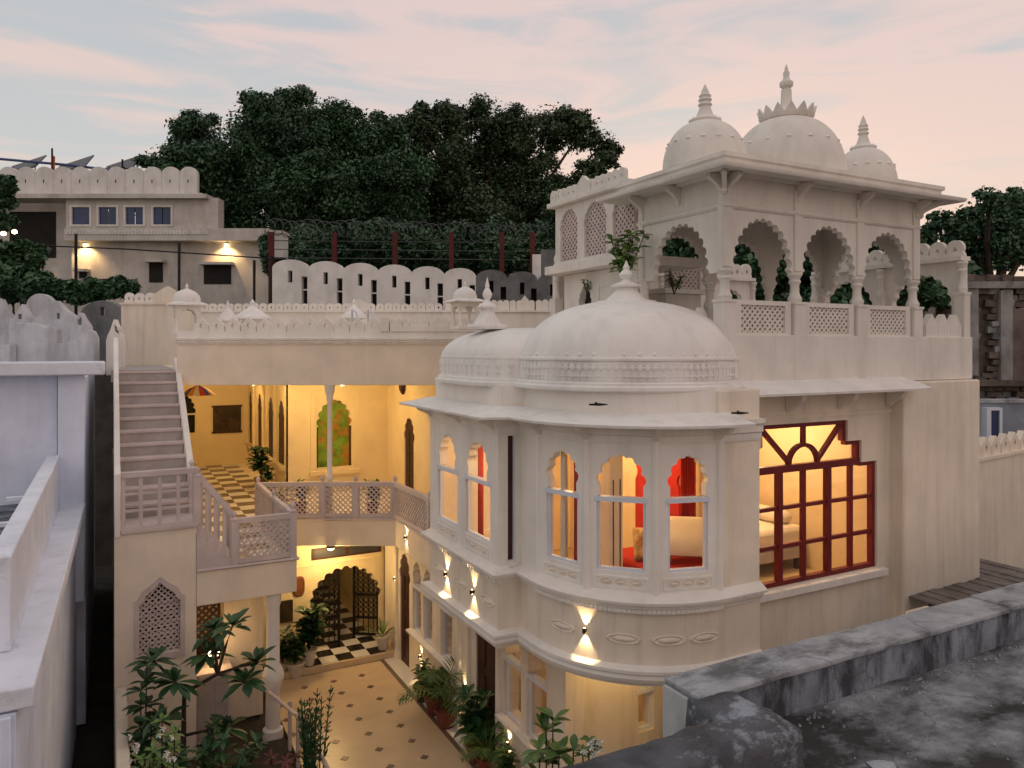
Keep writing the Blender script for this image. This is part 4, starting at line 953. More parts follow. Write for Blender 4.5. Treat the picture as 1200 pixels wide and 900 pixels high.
# wall stub, cabinet and lantern in the dim space under the walkway
MB().box(2.0, 2.75, 16.0, 16.2, 0, 2.80).build('inner_wall', PL, SW)
cb = thing('wooden_cabinet', 'low pinkish cabinet in the dim space under the walkway', 'cabinet', (1.72, 15.6, 0))
MB().box(1.42, 2.02, 15.3, 15.8, 0.0, 1.3).build('body', STONE, cb, bevel=0.02)
for k in range(2): MB().box(1.45+0.29*k, 1.70+0.29*k, 15.275, 15.302, 0.1, 1.2).build('cabinet_door', STEP, cb)
MB().box(1.38, 2.06, 15.24, 15.86, 1.3, 1.34).build('top', STONE, cb)
tlm = thing('table_lamp', 'lit table lamp with twin bulbs on the low cabinet', 'lamp', (1.75, 15.55, 1.34))
MB().lathe((1.75,15.55,1.34), [(0.08,0),(0.08,0.02),(0.02,0.04),(0.02,0.22),(0.03,0.24)], 12).build('base', BRZ, tlm)
for k in (-0.07, 0.07): MB().lathe((1.75+k,15.50,1.55), [(0.01,0),(0.03,0.03),(0.035,0.06),(0.02,0.1),(0.004,0.12)], 10).build('bulb', BULB, tlm)
lamp('POINT', 'lamp_light', (1.75,15.42,1.72), 6, WARM, tlm, 0.05)
wsn = thing('wooden_screen', 'dark wooden fretwork screen in the dim space under the walkway', 'screen', (1.75, 16.6, 1.4))
MB().slab(Fr(0,16.6,0), [[(1.38,1.4),(2.0,1.4),(2.0,2.78),(1.38,2.78)],[(1.44,1.46),(1.94,1.46),(1.94,2.72),(1.44,2.72)]], -0.03, 0.03).build('frame', WOOD, wsn)
MB().jali(Fr(0,16.6,0), 1.44, 1.94, 1.46, 2.72, -0.02, 0.02, 0.14, 0.045).build('fretwork', WOOD, wsn)
MB().box(1.38, 2.0, 16.63, 16.66, 0, 1.4).build('panel', WOOD, wsn)
# handrail beside the planting bed
hr = thing('garden_handrail', 'pinkish handrail on slim posts between planting bed and court', 'railing', (3.0, 13, 0))
MB().tube([(2.62,14.85,0.98),(2.95,13.6,0.92),(3.02,11.6,0.88),(3.02,9.5,0.85)], 0.035, 8).build('rail', STONE, hr)
for y in (14.3, 13.6, 12.6, 11.6, 10.5): MB().box(2.94-0.03, 2.94+0.03, y-0.03, y+0.03, 0, 0.92).build('post', STONE, hr)
gwl = MB().box(0.06, 0.24, 3.5, 14.70, 0, 1.62).build('garden_wall', PL, bevel=0.02); gwl['label'] = 'narrow cream garden wall beside the dark alley'; gwl['category'] = 'wall'
MB().box(0.24, 2.9, 5, 14.7, -0.05, 0.06).build('planting_bed', EARTH, kind='structure')

# ================================================================== ROOFTOP PAVILION
P = thing('rooftop_pavilion', 'white open pavilion with cusped arches and three small domes', 'pavilion', (10.2, 9.2, 7.02))
PX0, PX1, PY0, PY1 = 8.0, 12.4, 8.31, 10.2
COLX = [8.0, 9.467, 10.933, 12.4]
def arch_wall(fr, us, name='arch_wall', v0=8.62, apex=9.42, v1=10.06, half=0.094, th=0.055, n=13):
    o = []
    o.append((us[0]-half, v0))
    for a, b in zip(us[:-1], us[1:]):
        o.append((a+half, v0)); wd = b-a-2*half
        ar = foil((a+b)/2, wd*0.88, v0+0.10, apex-v0-0.10, n, 0.40, 4)
        o += [(a+half+0.015, v0+0.05)] + ar + [(b-half-0.015, v0+0.05)]
        o.append((b-half, v0))
    o.append((us[-1]+half, v0)); o += [(us[-1]+half, v1), (us[0]-half, v1)]
    return MB().slab(fr, [o], -th, th).build(name, PAV, P, bevel=0.006)
arch_wall(Fr(0, PY0, 0), COLX); arch_wall(Fr(0, PY1, 0), COLX)
FL = Fr(PX0, PY1, -90); Lp = PY1-PY0
arch_wall(Fr(PX0+0.002, PY1, -90), [0.16, Lp-0.16], half=0.11, n=13); arch_wall(Fr(PX1-0.002, PY1, -90), [0.16, Lp-0.16], half=0.11)
colp = [(0.10,0.0),(0.10,0.06),(0.12,0.10),(0.085,0.15),(0.078,0.42),(0.095,0.46),(0.095,0.50),(0.07,0.52)]
cm = MB().lathe((0,0,0), [(0.155,0),(0.155,0.50),(0.175,0.52),(0.175,0.56),(0.14,0.60)], 4, a0=PI/4)
cm = MB()
cm.box(-0.115,0.115,-0.115,0.115,0,1.16); cm.box(-0.13,0.13,-0.13,0.13,1.16,1.20)
cm.lathe((0,0,1.22), [(0.10,-0.03),(0.115,0.03),(0.085,0.09),(0.072,0.13),(0.07,0.24),(0.085,0.27),(0.10,0.30),(0.08,0.33),(0.095,0.37),(0.12,0.40),(0.12,0.44)], 12, lobes=8, lobe=0.03)
cmm = cm.mesh('column', PAV)
for x in COLX:
    for y in (PY0, PY1): put(cmm, 'column', (x, y, 7.02), 0, P)
for y in (PY0,):
    for a, b in zip(COLX[:-1], COLX[1:]):
        fr = Fr(a, y, 0); L = b-a
        o = MB().slab(fr, [[(0.14,7.66),(L-0.14,7.66),(L-0.14,8.22),(0.14,8.22)],[(0.27,7.74),(L-0.27,7.74),(L-0.27,8.15),(0.27,8.15)]], -0.06, 0.06).build('lattice_panel', PAV, P)
        MB().jali(fr, 0.27, L-0.27, 7.74, 8.15, -0.04, 0.03, 0.105, 0.030).build('lattice', PAV, o)
        MB().slab(fr, [[(0.30,7.73),(L-0.30,7.73),(L-0.30,8.16),(0.30,8.16)]], -0.065, -0.05).build('lattice_back', STONE, o)
# pilaster strips above columns, mouldings
for x in COLX: MB().box(x-0.085, x+0.085, PY0-0.085, PY0-0.045, 8.70, 9.95).build('pilaster_strip', PAV, P)
rect = [(PX0,PY0),(PX1,PY0),(PX1,PY1),(PX0,PY1)]
rect_cw = [(PX0,PY1),(PX0,PY0),(PX1,PY0),(PX1,PY1)]
MB().sweep(rect_cw, [(0.0,9.56),(0.075,9.56),(0.10,9.59),(0.10,9.62),(0.07,9.65),(0.0,9.65)], True).build('moulding', PAV, P)
MB().sweep(rect_cw, [(-0.12,10.04),(0.12,10.04),(0.16,10.08),(0.58,10.02),(0.60,10.05),(0.60,10.08),(0.32,10.17),(0.32,10.22),(0.36,10.24),(0.36,10.30),(0.30,10.32),(-0.12,10.32)], True).build('eave', PAV, P)
MB().box(PX0-0.1, PX1+0.1, PY0-0.1, PY1+0.1, 10.10, 10.31).build('roof_slab', PAV, P)
bk2 = MB().slab(Fr(0,0,0), [[(0.0,0.0),(0.05,0.0),(0.08,0.05),(0.07,0.10),(0.13,0.16),(0.22,0.22),(0.32,0.27),(0.40,0.33),(0.40,0.40),(0,0.40)]], -0.045, 0.045).mesh('bracket', PAV)
for x in COLX: put(bk2, 'bracket', (x, PY0-0.05, 9.76), R(-90), P, scale=(0.7,0.8,0.74))
for y in (PY0, (PY0+PY1)/2, PY1): put(bk2, 'bracket', (PX0-0.05, y, 9.76), PI, P, scale=(0.7,0.8,0.74))
for x, y, a in ((PX0-0.07,PY0-0.07,-135),(PX1+0.07,PY0-0.07,-45)): put(bk2, 'bracket', (x, y, 9.76), R(a), P, scale=(0.95,0.8,0.74))
def pdome(c, r, h, fin, big=False):
    d = MB().lathe((c[0],c[1],10.28), [(r*1.04,0),(r*1.04,0.06),(r,0.08)]+[(max(0.02,r*1.03*math.cos(t)**0.85), 0.10+h*math.sin(t)**0.95) for t in [i/14*PI/2 for i in range(15)]], 40).build('dome', PAV, P)
    for i in range(16):
        a = 2*PI*i/16; put(dot, 'bead', (c[0]+r*0.90*math.cos(a), c[1]+r*0.90*math.sin(a), 10.38+h*0.52), 0, d, scale=(1.3,1.3,0.8))
    z = 10.36+h
    if not big:
        f = MB().lathe((c[0],c[1],z), [(0.05,-0.08),(0.24*fin,-0.03),(0.26*fin,0.02),(0.20*fin,0.05),(0.14*fin,0.10),(0.10*fin,0.20),(0.085*fin,0.26),(0.115*fin,0.28),(0.10*fin,0.31),(0.08*fin,0.33),(0.11*fin,0.36),(0.085*fin,0.40),(0.10*fin,0.43),(0.07*fin,0.46),(0.06*fin,0.50),(0.005,0.62)], 20).build('finial', PAV, d)
        for i in range(12): put(dot, 'bead', (c[0]+0.235*fin*math.cos(i*PI/6), c[1]+0.235*fin*math.sin(i*PI/6), z+0.03), 0, f)
    else:
        f = MB().lathe((c[0],c[1],z), [(r_, z_*1.05) for r_, z_ in [(0.05,-0.12),(0.42,-0.04),(0.46,0.02),(0.40,0.06),(0.22,0.12),(0.12,0.18),(0.095,0.22),(0.085,0.48),(0.06,0.50),(0.11,0.54),(0.115,0.60),(0.07,0.64),(0.05,0.68),(0.055,0.76),(0.03,0.80),(0.03,0.83),(0.004,0.90)]], 24).build('finial', PAV, d)
        pet = MB().slab(Fr(0,0,0), [[(-0.09,0),(0.09,0),(0.085,0.06),(0.05,0.12),(0,0.19),(-0.05,0.12),(-0.085,0.06)]], -0.02, 0.02); pet.v = [(p[0], p[1]-0.35*p[2]*(1 if p[2] > 0 else 0), p[2]) for p in pet.v]
        pe = pet.mesh('petal', PAV)
        for i in range(14):
            a = 2*PI*i/14; put(pe, 'petal', (c[0]+0.41*math.cos(a), c[1]+0.41*math.sin(a), z-0.02), a+PI/2, f)
pdome((8.50,9.27), 0.66, 0.80, 1.0)
pdome((10.30,9.22), 0.94, 1.10, 1.0, True)
pdome((12.15,9.10), 0.56, 0.78, 0.85)

# ================================================================== LATTICE ROOM behind the pavilion
J = thing('lattice_room', 'white upper room with three arched lattice screens beside the pavilion', 'pavilion', (9.0, 11.7, 7.02))
FJ = Fr(8.0, 13.1, -90)
jc = [(0.50,0.62),(1.42,0.72),(2.32,0.66)]
MB().slab(FJ, [[(0,9.16),(2.62,9.16),(2.62,10.34),(0,10.34)]]+[[(c-w_/2,9.24),(c+w_/2,9.24)]+list(reversed(foil(c,w_,9.84,0.40,9,0.22,4))) for c, w_ in jc], -0.14, 0).build('screen_wall', PAV, J)
for c, w_ in jc:
    MB().jali(FJ, c-w_/2-0.02, c+w_/2+0.02, 9.22, 10.30, -0.10, -0.05, 0.12, 0.036).build('lattice_screen', STONE, J)
MB().fbox(FJ, 0.1, 2.6, 9.2, 10.3, -0.22, -0.18).build('screen_shade', PAV, J)
MB().box(7.80, 9.6, 10.55, 13.2, 8.98, 9.15).build('projecting_slab', PAV, J, bevel=0.012)
MB().box(7.86, 9.6, 10.5, 13.22, 10.345, 10.44).build('roof_slab', PAV, J, bevel=0.01)
FJ2 = Fr(8.12, 12.95, -90)
MB().slab(FJ2, [[(0,7.03),(2.4,7.03),(2.4,8.97),(0,8.97)], [(0.55,7.1),(0.95,7.1)]+list(reversed(foil(0.75,0.40,8.35,0.32,7,0.25,4)))], -0.15, 0).build('lower_wall', PAV, J)
MB().fbox(FJ2, 0.5, 1.0, 7.05, 8.8, -0.2, -0.16).build('doorway', DARK, J)
MB().slab(FJ2, [[(1.2,8.0),(1.9,8.0),(1.9,8.7),(1.2,8.7)],[(1.25,8.05),(1.85,8.05),(1.85,8.65),(1.25,8.65)]], 0, 0.02).build('panel_frame', PAV, J)
jm_ = merlon_mesh('merlon', PAV, 0.20, 0.24, 0.07, True, 'round')
spread(J, jm_, 'merlon', Fr(7.95, 13.15, -90), 0, 2.5, 10.44, 0, 0.19)
put(merlon_mesh('crest', PAV, 0.5, 0.34, 0.09, False), 'crest', (7.94, 11.95, 10.44), R(-90), J)

# ================================================================== TERRACE ARCADE (right and back of the terrace)
A = thing('terrace_arcade', 'white terrace wall with cusped openings and round topped merlons', 'wall', (13.8, 10, 7.03))
def arcade(fr, L, n, tag=True):
    us = [L*i/n for i in range(n+1)]; lo = [[(0,7.72),(L,7.72),(L,9.12),(0,9.12)]]
    for a, b in zip(us[:-1], us[1:]):
        wd = (b-a)-0.42; lo.append([((a+b)/2-wd/2,7.9),((a+b)/2+wd/2,7.9),((a+b)/2+wd/2,8.30)]+list(reversed(foil((a+b)/2,wd*0.92,8.32,0.56,9,0.3,4)))+[((a+b)/2-wd/2,8.30)])
    MB().slab(fr, lo, -0.14, 0.0).build('arch_wall', PAV, A)
    MB().fbox(fr, -0.02, L+0.02, 9.12, 9.20, -0.2, 0.10).build('coping', PAV, A)
    ba = merlon_mesh('merlon', PAV, 0.34, 0.34, 0.09, True, 'ball')
    spread(A, ba, 'merlon', fr, 0, L, 9.195, -0.05, 0.33)
    for u in us: 
        p_ = fr.p(u, 7.03, 0.02); put(cmm, 'column', p_, R(fr.deg), A, scale=(0.8,0.8,1.25))
    mp_ = merlon_mesh('merlon', PAV, 0.34, 0.42, 0.10, False)
    spread(A, mp_, 'merlon', fr, 0.2, L-0.2, 7.70, 0.12, 0.36)
arcade(Fr(13.86, 11.6, -90), 3.3, 2)
arcade(Fr(8.2, 13.4, 0), 5.6, 4)
# small white roof box with lattice top, seen through the arches, and a sloping slab
rb = thing('roof_box', 'white block with lattice parapet on the terrace behind the pavilion', 'wall', (10.4, 12.3, 7.03))
MB().box(9.95, 10.9, 12.0, 12.9, 7.03, 8.62).build('block', PAV, rb, bevel=0.02)
MB().box(9.85, 11.0, 11.9, 13.0, 8.62, 8.72).build('coping', PAV, rb)
MB().jali(Fr(9.98,12.05,0), 0, 0.85, 8.72, 9.22, -0.04, 0.04, 0.12, 0.04).build('lattice', STONE, rb)
MB().box(10.85, 11.0, 11.98, 12.1, 8.72, 9.3).build('post', PAV, rb)
ss = MB(); ss.slab(Fr(8.4, 11.2, 0), [[(0.0,7.1),(0.25,7.1),(2.0,8.1),(2.0,8.25),(1.9,8.25)],], -0.5, 0); ss.slab(Fr(10.3, 10.9, 0), [[(0.1,8.15),(0.25,8.25),(2.0,7.2),(1.75,7.2)]], -0.5, 0)
o = ss.build('sloping_canopy', CONL); o['label'] = 'grey sloping slab standing on the terrace under the pavilion'; o['category'] = 'slab'
# pointed merlons on terrace edge beside the domes
mpt = merlon_mesh('merlon', PAV, 0.34, 0.42, 0.12, False)
for x, y in ((7.92, 8.75),(7.92,9.12),(7.92,9.49),(7.92,9.86)): put(mpt, 'merlon', (x, y, 7.70), R(-90), H)
MB().box(7.78, 7.98, 8.425, 12.9, 7.03, 7.71).build('terrace_wall', PAV, H)
for x in (12.85, 13.2, 13.55): put(mpt, 'merlon', (x, 8.3, 7.69), 0, H)

# ================================================================== ROOFTOP BITS ON THE BACK WING
def back_wall(name, label, px0, px1, d, z0, z1, m, me=None, step=0.3, crest=None, arches=0):
    fr = frd(d); t = thing(name, label, 'wall', fr.p(uF((px0+px1)/2, d), z0, 0))
    u0, u1 = uF(px0,d), uF(px1,d)
    lo = [[(u0,z0),(u1,z0),(u1,z1),(u0,z1)]]
    for i in range(arches):
        c_ = u0+(u1-u0)*(i+0.5)/arches; ww = (u1-u0)/arches*0.62
        lo.append([(c_-ww/2,z0+0.05),(c_+ww/2,z0+0.05)]+list(reversed(foil(c_,ww,z0+0.25,(z1-z0)*0.45,5,0.2,4))))
    MB().slab(fr, lo, -0.2, 0).build('wall', m, t)
    if arches: MB().fbox(fr, u0, u1, z0, z1-0.02, -0.5, -0.4).build('recess', GREYW, t)
    MB().fbox(fr, u0-0.03, u1+0.03, z1, z1+0.06, -0.26, 0.06).build('coping', m, t)
    if me: spread(t, me, 'merlon', fr, u0+0.05, u1-0.05, z1+0.058, -0.1, step)
    if crest: put(merlon_mesh('crest', m, crest[1], crest[2], 0.12, False), 'crest', fr.p(uF(crest[0],d), z1+0.058, -0.1), R(fr.deg), t)
    return t, fr
zz = lambda y, d: CAMZ+(HY-y)/FP*d
rme = merlon_mesh('merlon', PW, 0.30, 0.30, 0.10, True, 'ball')
back_wall('stair_head_wall', 'cream wall with scalloped crest above the stone steps', 142, 232, 22.5, 6.9, zz(357,22.5), PL, rme, 0.3, (195, 0.9, 0.5))
rme2 = merlon_mesh('merlon', PW, 0.26, 0.26, 0.10, True, 'round')
back_wall('terrace_parapet', 'long low white parapet with round merlons behind the back wing roof', 232, 520, 25.5, 6.9, zz(366,25.5), PW, rme2, 0.28, (420, 0.8, 0.4))
back_wall('rear_balustrade', 'white balustrade with small arches beside the lattice room', 520, 652, 21.0, 6.9, zz(366,21), PW, merlon_mesh('merlon', PW, 0.17, 0.30, 0.10, False, 'round'), 0.18, (615, 0.35, 0.42), arches=6)
def kiosk(px, py, d, s, label, dome=True):
    c = PD(px, py, d); t = thing('roof_kiosk', label, 'kiosk', c)
    MB().box(c.x-0.36*s,c.x+0.36*s,c.y-0.36*s,c.y+0.36*s,c.z,c.z+0.10*s).build('base', PW, t)
    for sx in (-1,1):
        for sy in (-1,1):
            MB().lathe((c.x+sx*0.27*s,c.y+sy*0.27*s,c.z+0.1*s), [(0.07*s,0),(0.07*s,0.1*s),(0.05*s,0.13*s),(0.05*s,0.6*s),(0.08*s,0.68*s),(0.08*s,0.75*s)], 8).build('column', PW, t)
    for k in range(4):
        fr = Fr(c.x-0.3*s, c.y-0.3*s, 0) if k == 0 else (Fr(c.x-0.3*s,c.y+0.3*s,-90) if k == 1 else (Fr(c.x+0.3*s,c.y+0.3*s,180) if k == 2 else Fr(c.x+0.3*s,c.y-0.3*s,90)))
        MB().slab(fr, [[(0,c.z+0.5*s)]+foil(0.3*s,0.42*s,c.z+0.5*s,0.2*s,5,0.25,3)+[(0.6*s,c.z+0.5*s),(0.6*s,c.z+0.86*s),(0,c.z+0.86*s)]], -0.03*s, 0.03*s).build('arch', PW, t)
    MB().sweep([(c.x-0.3*s,c.y+0.3*s),(c.x-0.3*s,c.y-0.3*s),(c.x+0.3*s,c.y-0.3*s),(c.x+0.3*s,c.y+0.3*s)], [(-0.3*s,c.z+0.86*s),(0.22*s,c.z+0.82*s),(0.22*s,c.z+0.86*s),(0.0,c.z+0.94*s),(-0.3*s,c.z+0.94*s)], True).build('eave', PWH, t)
    d_ = MB().lathe((c.x,c.y,c.z+0.92*s), [(0.36*s,0),(0.37*s,0.1*s),(0.33*s,0.22*s),(0.22*s,0.32*s),(0.08*s,0.38*s),(0.03*s,0.41*s),(0.05*s,0.45*s),(0.004,0.56*s)], 20).build('dome', PWH, t)
    return t
kiosk(545, 386, 16.6, 0.72, 'small white domed kiosk on the parapet beside the flat bay dome')
kiosk(219, 392, 20.5, 0.95, 'small white domed kiosk at the head of the stone steps')
for i, (px, py, d, r, lb) in enumerate(((296, 375, 21.5, 0.42, 'low white spire cap on the roof near the stair kiosk'), (267, 377, 21.0, 0.24, 'smallest white knob finial on the roof'), (415, 374, 21.5, 0.30, 'plain white roof knob beyond the merlons'))):
    c = PD(px, py, d); o = MB().lathe((c.x,c.y,7.0), [(r*0.7,0),(r*0.7,c.z-7.0),(r*1.3,c.z-6.98),(r*1.25,c.z-6.92),(r*0.8,c.z-6.80),(r*0.4,c.z-6.68),(r*0.12,c.z-6.58),(r*0.18,c.z-6.5),(0.004,c.z-6.4)], 20).build('roof_finial', PWH); o['label'] = lb; o['category'] = 'finial'
# two bright loop handles of a roof ladder
hd = thing('ladder_hoops', 'pair of bright curved ladder handles rising behind the roof merlons', 'ladder', PD(430, 388, 18.6))
for px in (420, 439):
    c = PD(px, 392, 18.6); u = frd(18.6).u
    MB().tube([c+Vector((0,0,-0.3)), c+Vector((0,0,0.35)), c+Vector((0,0,0.55))-u*0.06, c+Vector((0,0,0.62))-u*0.16, c+Vector((0,0,0.5))-u*0.22+frd(1).n*-0.3, c+Vector((0,0,-0.3))-u*0.22+frd(1).n*-0.4], 0.022, 6).build('hoop', FRAME, hd)

# ================================================================== LEFT NEIGHBOUR (bluish whitewash)
NB = thing('bluewashed_house', 'bluish whitewashed neighbour house with stepped terrace ledge', 'house', (-2.5, 14, 0))
MB().plan([(-0.60,7.9),(-0.44,16.9),(-6,16.9),(-6,7.9)], 4.30, 4.5).build('terrace_ledge', BLUEW, NB, bevel=0.02)
MB().plan([(-0.72,8.05),(-0.60,16.9),(-6,16.9),(-6,8.05)], 0, 4.29).build('lower_wall', BLUE, NB)
MB().plan([(-0.74,7.92),(-0.72,8.06),(-6,8.06),(-6,7.92)], 0, 4.28).build('end_wall', BLUE, NB)
for i in range(5): MB().box(-0.86-i*0.17, -0.77-i*0.17, 7.86, 7.93, 0, 4.27).build('pilaster', BLUE, NB, bevel=0.015)
MB().plan([(-0.87,8.88),(-0.86,16.85),(-1.08,16.85),(-1.08,8.88)], 4.5, 5.45).build('terrace_parapet', BLUEW, NB, bevel=0.02)
MB().plan([(-1.08,8.88),(-1.08,9.08),(-6,9.08),(-6,8.88)], 4.5, 5.44).build('terrace_parapet', BLUEW, NB, bevel=0.02)
MB().box(-6, -0.92, 16.9, 17.2, 3, 7.0).build('upper_wall', BLUE, NB)
MB().box(-0.90, -0.45, 16.7, 17.25, 2.6, 6.98).build('corner_pier', BLUE, NB, bevel=0.02)
MB().box(-6, -0.10, 16.45, 17.4, 6.985, 7.24).build('upper_coping', BLUEW, NB, bevel=0.03)
MB().box(-6, -1.08, 9.08, 16.9, 4.5, 4.56).build('terrace_floor', CON, NB)
MB().box(-6, -0.45, 17.25, 27, 0, 6.9).build('rear_wall', BLUE, NB)
for i in range(2): MB().box(-1.38, -1.07, 13.4-i*1.9, 13.5-i*1.9, 5.22, 5.27).build('bracket_bar', BLUEW, NB)
# house shaped whitewashed parapet blocks above the coping
def shaped_wall(name, label, px0, px1, ytop, ybot, d, m, form, th=0.25, slots=()):
    fr = frd(d); u0, u1 = uF(px0,d), uF(px1,d); zt, zb = zz(ytop,d), zz(ybot,d); w_, h_ = u1-u0, zt-zb
    o = [(u0+w_*a, zb+h_*b_) for a, b_ in form]
    lo = [o]
    for (px, y0_, y1_, ww) in slots:
        c_ = uF(px,d); lo.append([(c_-ww,zz(y1_,d)),(c_+ww,zz(y1_,d)),(c_+ww,zz(y0_,d)),(c_-ww,zz(y0_,d))])
    ob = MB().slab(fr, lo, -th, 0).build(name, m, bevel=0.015); ob['label'] = label; ob['category'] = 'wall'
    return ob
ogee = [(0,0),(1,0),(1,0.72),(0.93,0.80),(0.80,0.83),(0.70,0.93),(0.60,0.95),(0.55,1.0),(0.5,1.0),(0.40,0.92),(0.22,0.88),(0.1,0.80),(0,0.76)]
rnd = [(0,0),(1,0)]+[(0.5+0.5*math.cos(t), 0.72+0.28*math.sin(t)) for t in [PI*i/10 for i in range(11)]]
gab = [(0,0),(1,0),(1,0.62),(0.9,0.72),(0.72,0.82),(0.6,0.92),(0.5,1.0),(0.4,0.92),(0.28,0.82),(0.1,0.72),(0,0.62)]
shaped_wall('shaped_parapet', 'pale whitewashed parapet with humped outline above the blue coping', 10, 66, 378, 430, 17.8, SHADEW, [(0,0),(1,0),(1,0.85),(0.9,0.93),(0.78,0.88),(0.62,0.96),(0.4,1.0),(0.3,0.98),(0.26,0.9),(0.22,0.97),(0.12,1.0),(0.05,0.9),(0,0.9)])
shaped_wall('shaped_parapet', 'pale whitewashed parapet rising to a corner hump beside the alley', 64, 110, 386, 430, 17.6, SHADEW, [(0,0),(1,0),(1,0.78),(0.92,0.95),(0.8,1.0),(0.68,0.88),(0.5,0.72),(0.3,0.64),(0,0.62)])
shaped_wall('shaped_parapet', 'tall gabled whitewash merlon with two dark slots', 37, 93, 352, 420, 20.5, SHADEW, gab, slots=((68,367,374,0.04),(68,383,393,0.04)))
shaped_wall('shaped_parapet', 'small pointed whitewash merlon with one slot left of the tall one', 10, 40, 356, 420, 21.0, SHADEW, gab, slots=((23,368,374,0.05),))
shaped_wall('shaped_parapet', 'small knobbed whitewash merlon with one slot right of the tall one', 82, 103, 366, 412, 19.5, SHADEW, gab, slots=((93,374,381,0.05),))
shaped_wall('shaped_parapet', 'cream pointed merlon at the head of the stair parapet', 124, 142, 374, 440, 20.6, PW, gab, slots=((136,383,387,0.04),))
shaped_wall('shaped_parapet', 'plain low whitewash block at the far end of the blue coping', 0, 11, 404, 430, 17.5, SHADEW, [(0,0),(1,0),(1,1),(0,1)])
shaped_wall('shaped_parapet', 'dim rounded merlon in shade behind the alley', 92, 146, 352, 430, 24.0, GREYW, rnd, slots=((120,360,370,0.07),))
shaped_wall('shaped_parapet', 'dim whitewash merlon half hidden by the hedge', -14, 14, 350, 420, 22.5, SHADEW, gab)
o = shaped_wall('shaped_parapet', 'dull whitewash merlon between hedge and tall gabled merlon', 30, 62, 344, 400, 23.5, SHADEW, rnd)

# ================================================================== FOREGROUND ROOF (right)
FG_ = thing('concrete_roof', 'weathered grey flat roof with stained thick parapets', 'roof', (8, 4, 3.9))
def rough(mb, name, m, parent, cuts=5, amp=0.02, rseed=1, bevel=0.03):
    A_ = np.array(mb.v); lo = A_.min(0); hi = A_.max(0); o = Vector(((lo[0]+hi[0])/2,(lo[1]+hi[1])/2,lo[2]))
    bm = bmesh.new()
    for p in mb.v: bm.verts.new((p[0]-o.x,p[1]-o.y,p[2]-o.z))
    bm.verts.ensure_lookup_table()
    for f in mb.f: bm.faces.new([bm.verts[i] for i in f])
    bmesh.ops.recalc_face_normals(bm, faces=bm.faces)
    bmesh.ops.bevel(bm, geom=list(bm.edges), offset=bevel, segments=2, affect='EDGES', profile=0.6)
    for _ in range(6):
        long_ = [e_ for e_ in bm.edges if e_.calc_length() > 0.16]
        if not long_: break
        bmesh.ops.subdivide_edges(bm, edges=long_, cuts=1, use_grid_fill=True)
    bmesh.ops.triangulate(bm, faces=[f for f in bm.faces if len(f.verts) > 4])
    from mathutils import noise
    for v in bm.verts:
        q = v.co+o+Vector((rseed*3.1,0,0))
        v.co += v.normal*(noise.noise(q*1.6)*amp*0.9 + noise.noise(q*6)*amp*0.6 + noise.noise(q*17)*amp*0.3)
    me = bpy.data.meshes.new(name); bm.to_mesh(me); bm.free(); me.materials.append(m)
    me.polygons.foreach_set('use_smooth', [True]*len(me.polygons))
    return put(me, name, o, 0, parent)
rough(MB().box(4.72, 9.15, 4.96, 5.36, 3.8, 4.46), 'parapet', CON, FG_, amp=0.022)
rough(MB().box(9.17, 20.0, 4.97, 5.37, 3.8, 4.47), 'parapet', CON, FG_, amp=0.022, rseed=2)
rough(MB().box(4.45, 9.16, 4.93, 5.40, 4.44, 4.50), 'coping', CONL, FG_, amp=0.010, rseed=3, bevel=0.015)
rough(MB().box(9.175, 20.0, 4.94, 5.41, 4.445, 4.51), 'coping', CONL, FG_, amp=0.010, rseed=4, bevel=0.015)
MB().box(4.42, 4.75, 4.62, 5.37, 0, 4.44).build('outer_wall', SHADEW, FG_)
rough(MB().box(4.38, 4.86, 4.30, 5.05, 3.8, 4.485), 'corner_block', CONB, FG_, amp=0.04, rseed=5, bevel=0.08)
rough(MB().box(1.8, 4.92, 4.18, 4.66, 3.6, 4.47), 'parapet', CONB, FG_, amp=0.03, rseed=6, bevel=0.09)
MB().box(4.76, 20, 5.0, 5.35, 0, 4.4).build('outer_wall', SHADEW, FG_)
MB().box(4.0, 20, 1.5, 4.3, 3.8, 4.04).build('roof_floor', CONF, FG_)
rough(MB().box(4.6, 20, 2.2, 5.0, 3.9, 4.07), 'roof_screed', CONF, FG_, amp=0.018, rseed=8, bevel=0.02)
# litter on the roof
for px, py, sx, lb in ((1022,818,0.035,'small pale litter near the dark stain on the roof floor'),(1035,899,0.11,'pale stone lump at the lower edge of the roof floor')):
    c = PZ(px, py, 4.075); mb = MB().lathe((0,0,0), [(sx*0.8,-0.02),(sx,0.005),(sx*0.75,0.02),(0.01,0.03)], 9, lobes=3, lobe=0.2); o = put(mb.mesh('debris', CONL), 'debris', c); o['label'] = lb; o['category'] = 'debris'
lt = MB()
for i in range(320):
    x_, y_ = random.uniform(4.95, 11.5), random.uniform(2.6, 4.9); r_ = random.uniform(0.006, 0.022); a_ = random.random()*3
    if random.random() < 0.5: y_ = 4.9-abs(random.gauss(0,0.12))
    lt.add([(x_+r_*math.cos(a_+k*2.1), y_+r_*math.sin(a_+k*2.1), 4.075) for k in range(3)]+[(x_,y_,4.085+r_*0.9)], [(0,1,3),(1,2,3),(2,0,3),(0,2,1)])
lo_ = lt.build('roof_grit', CONL, FG_, kind='stuff')
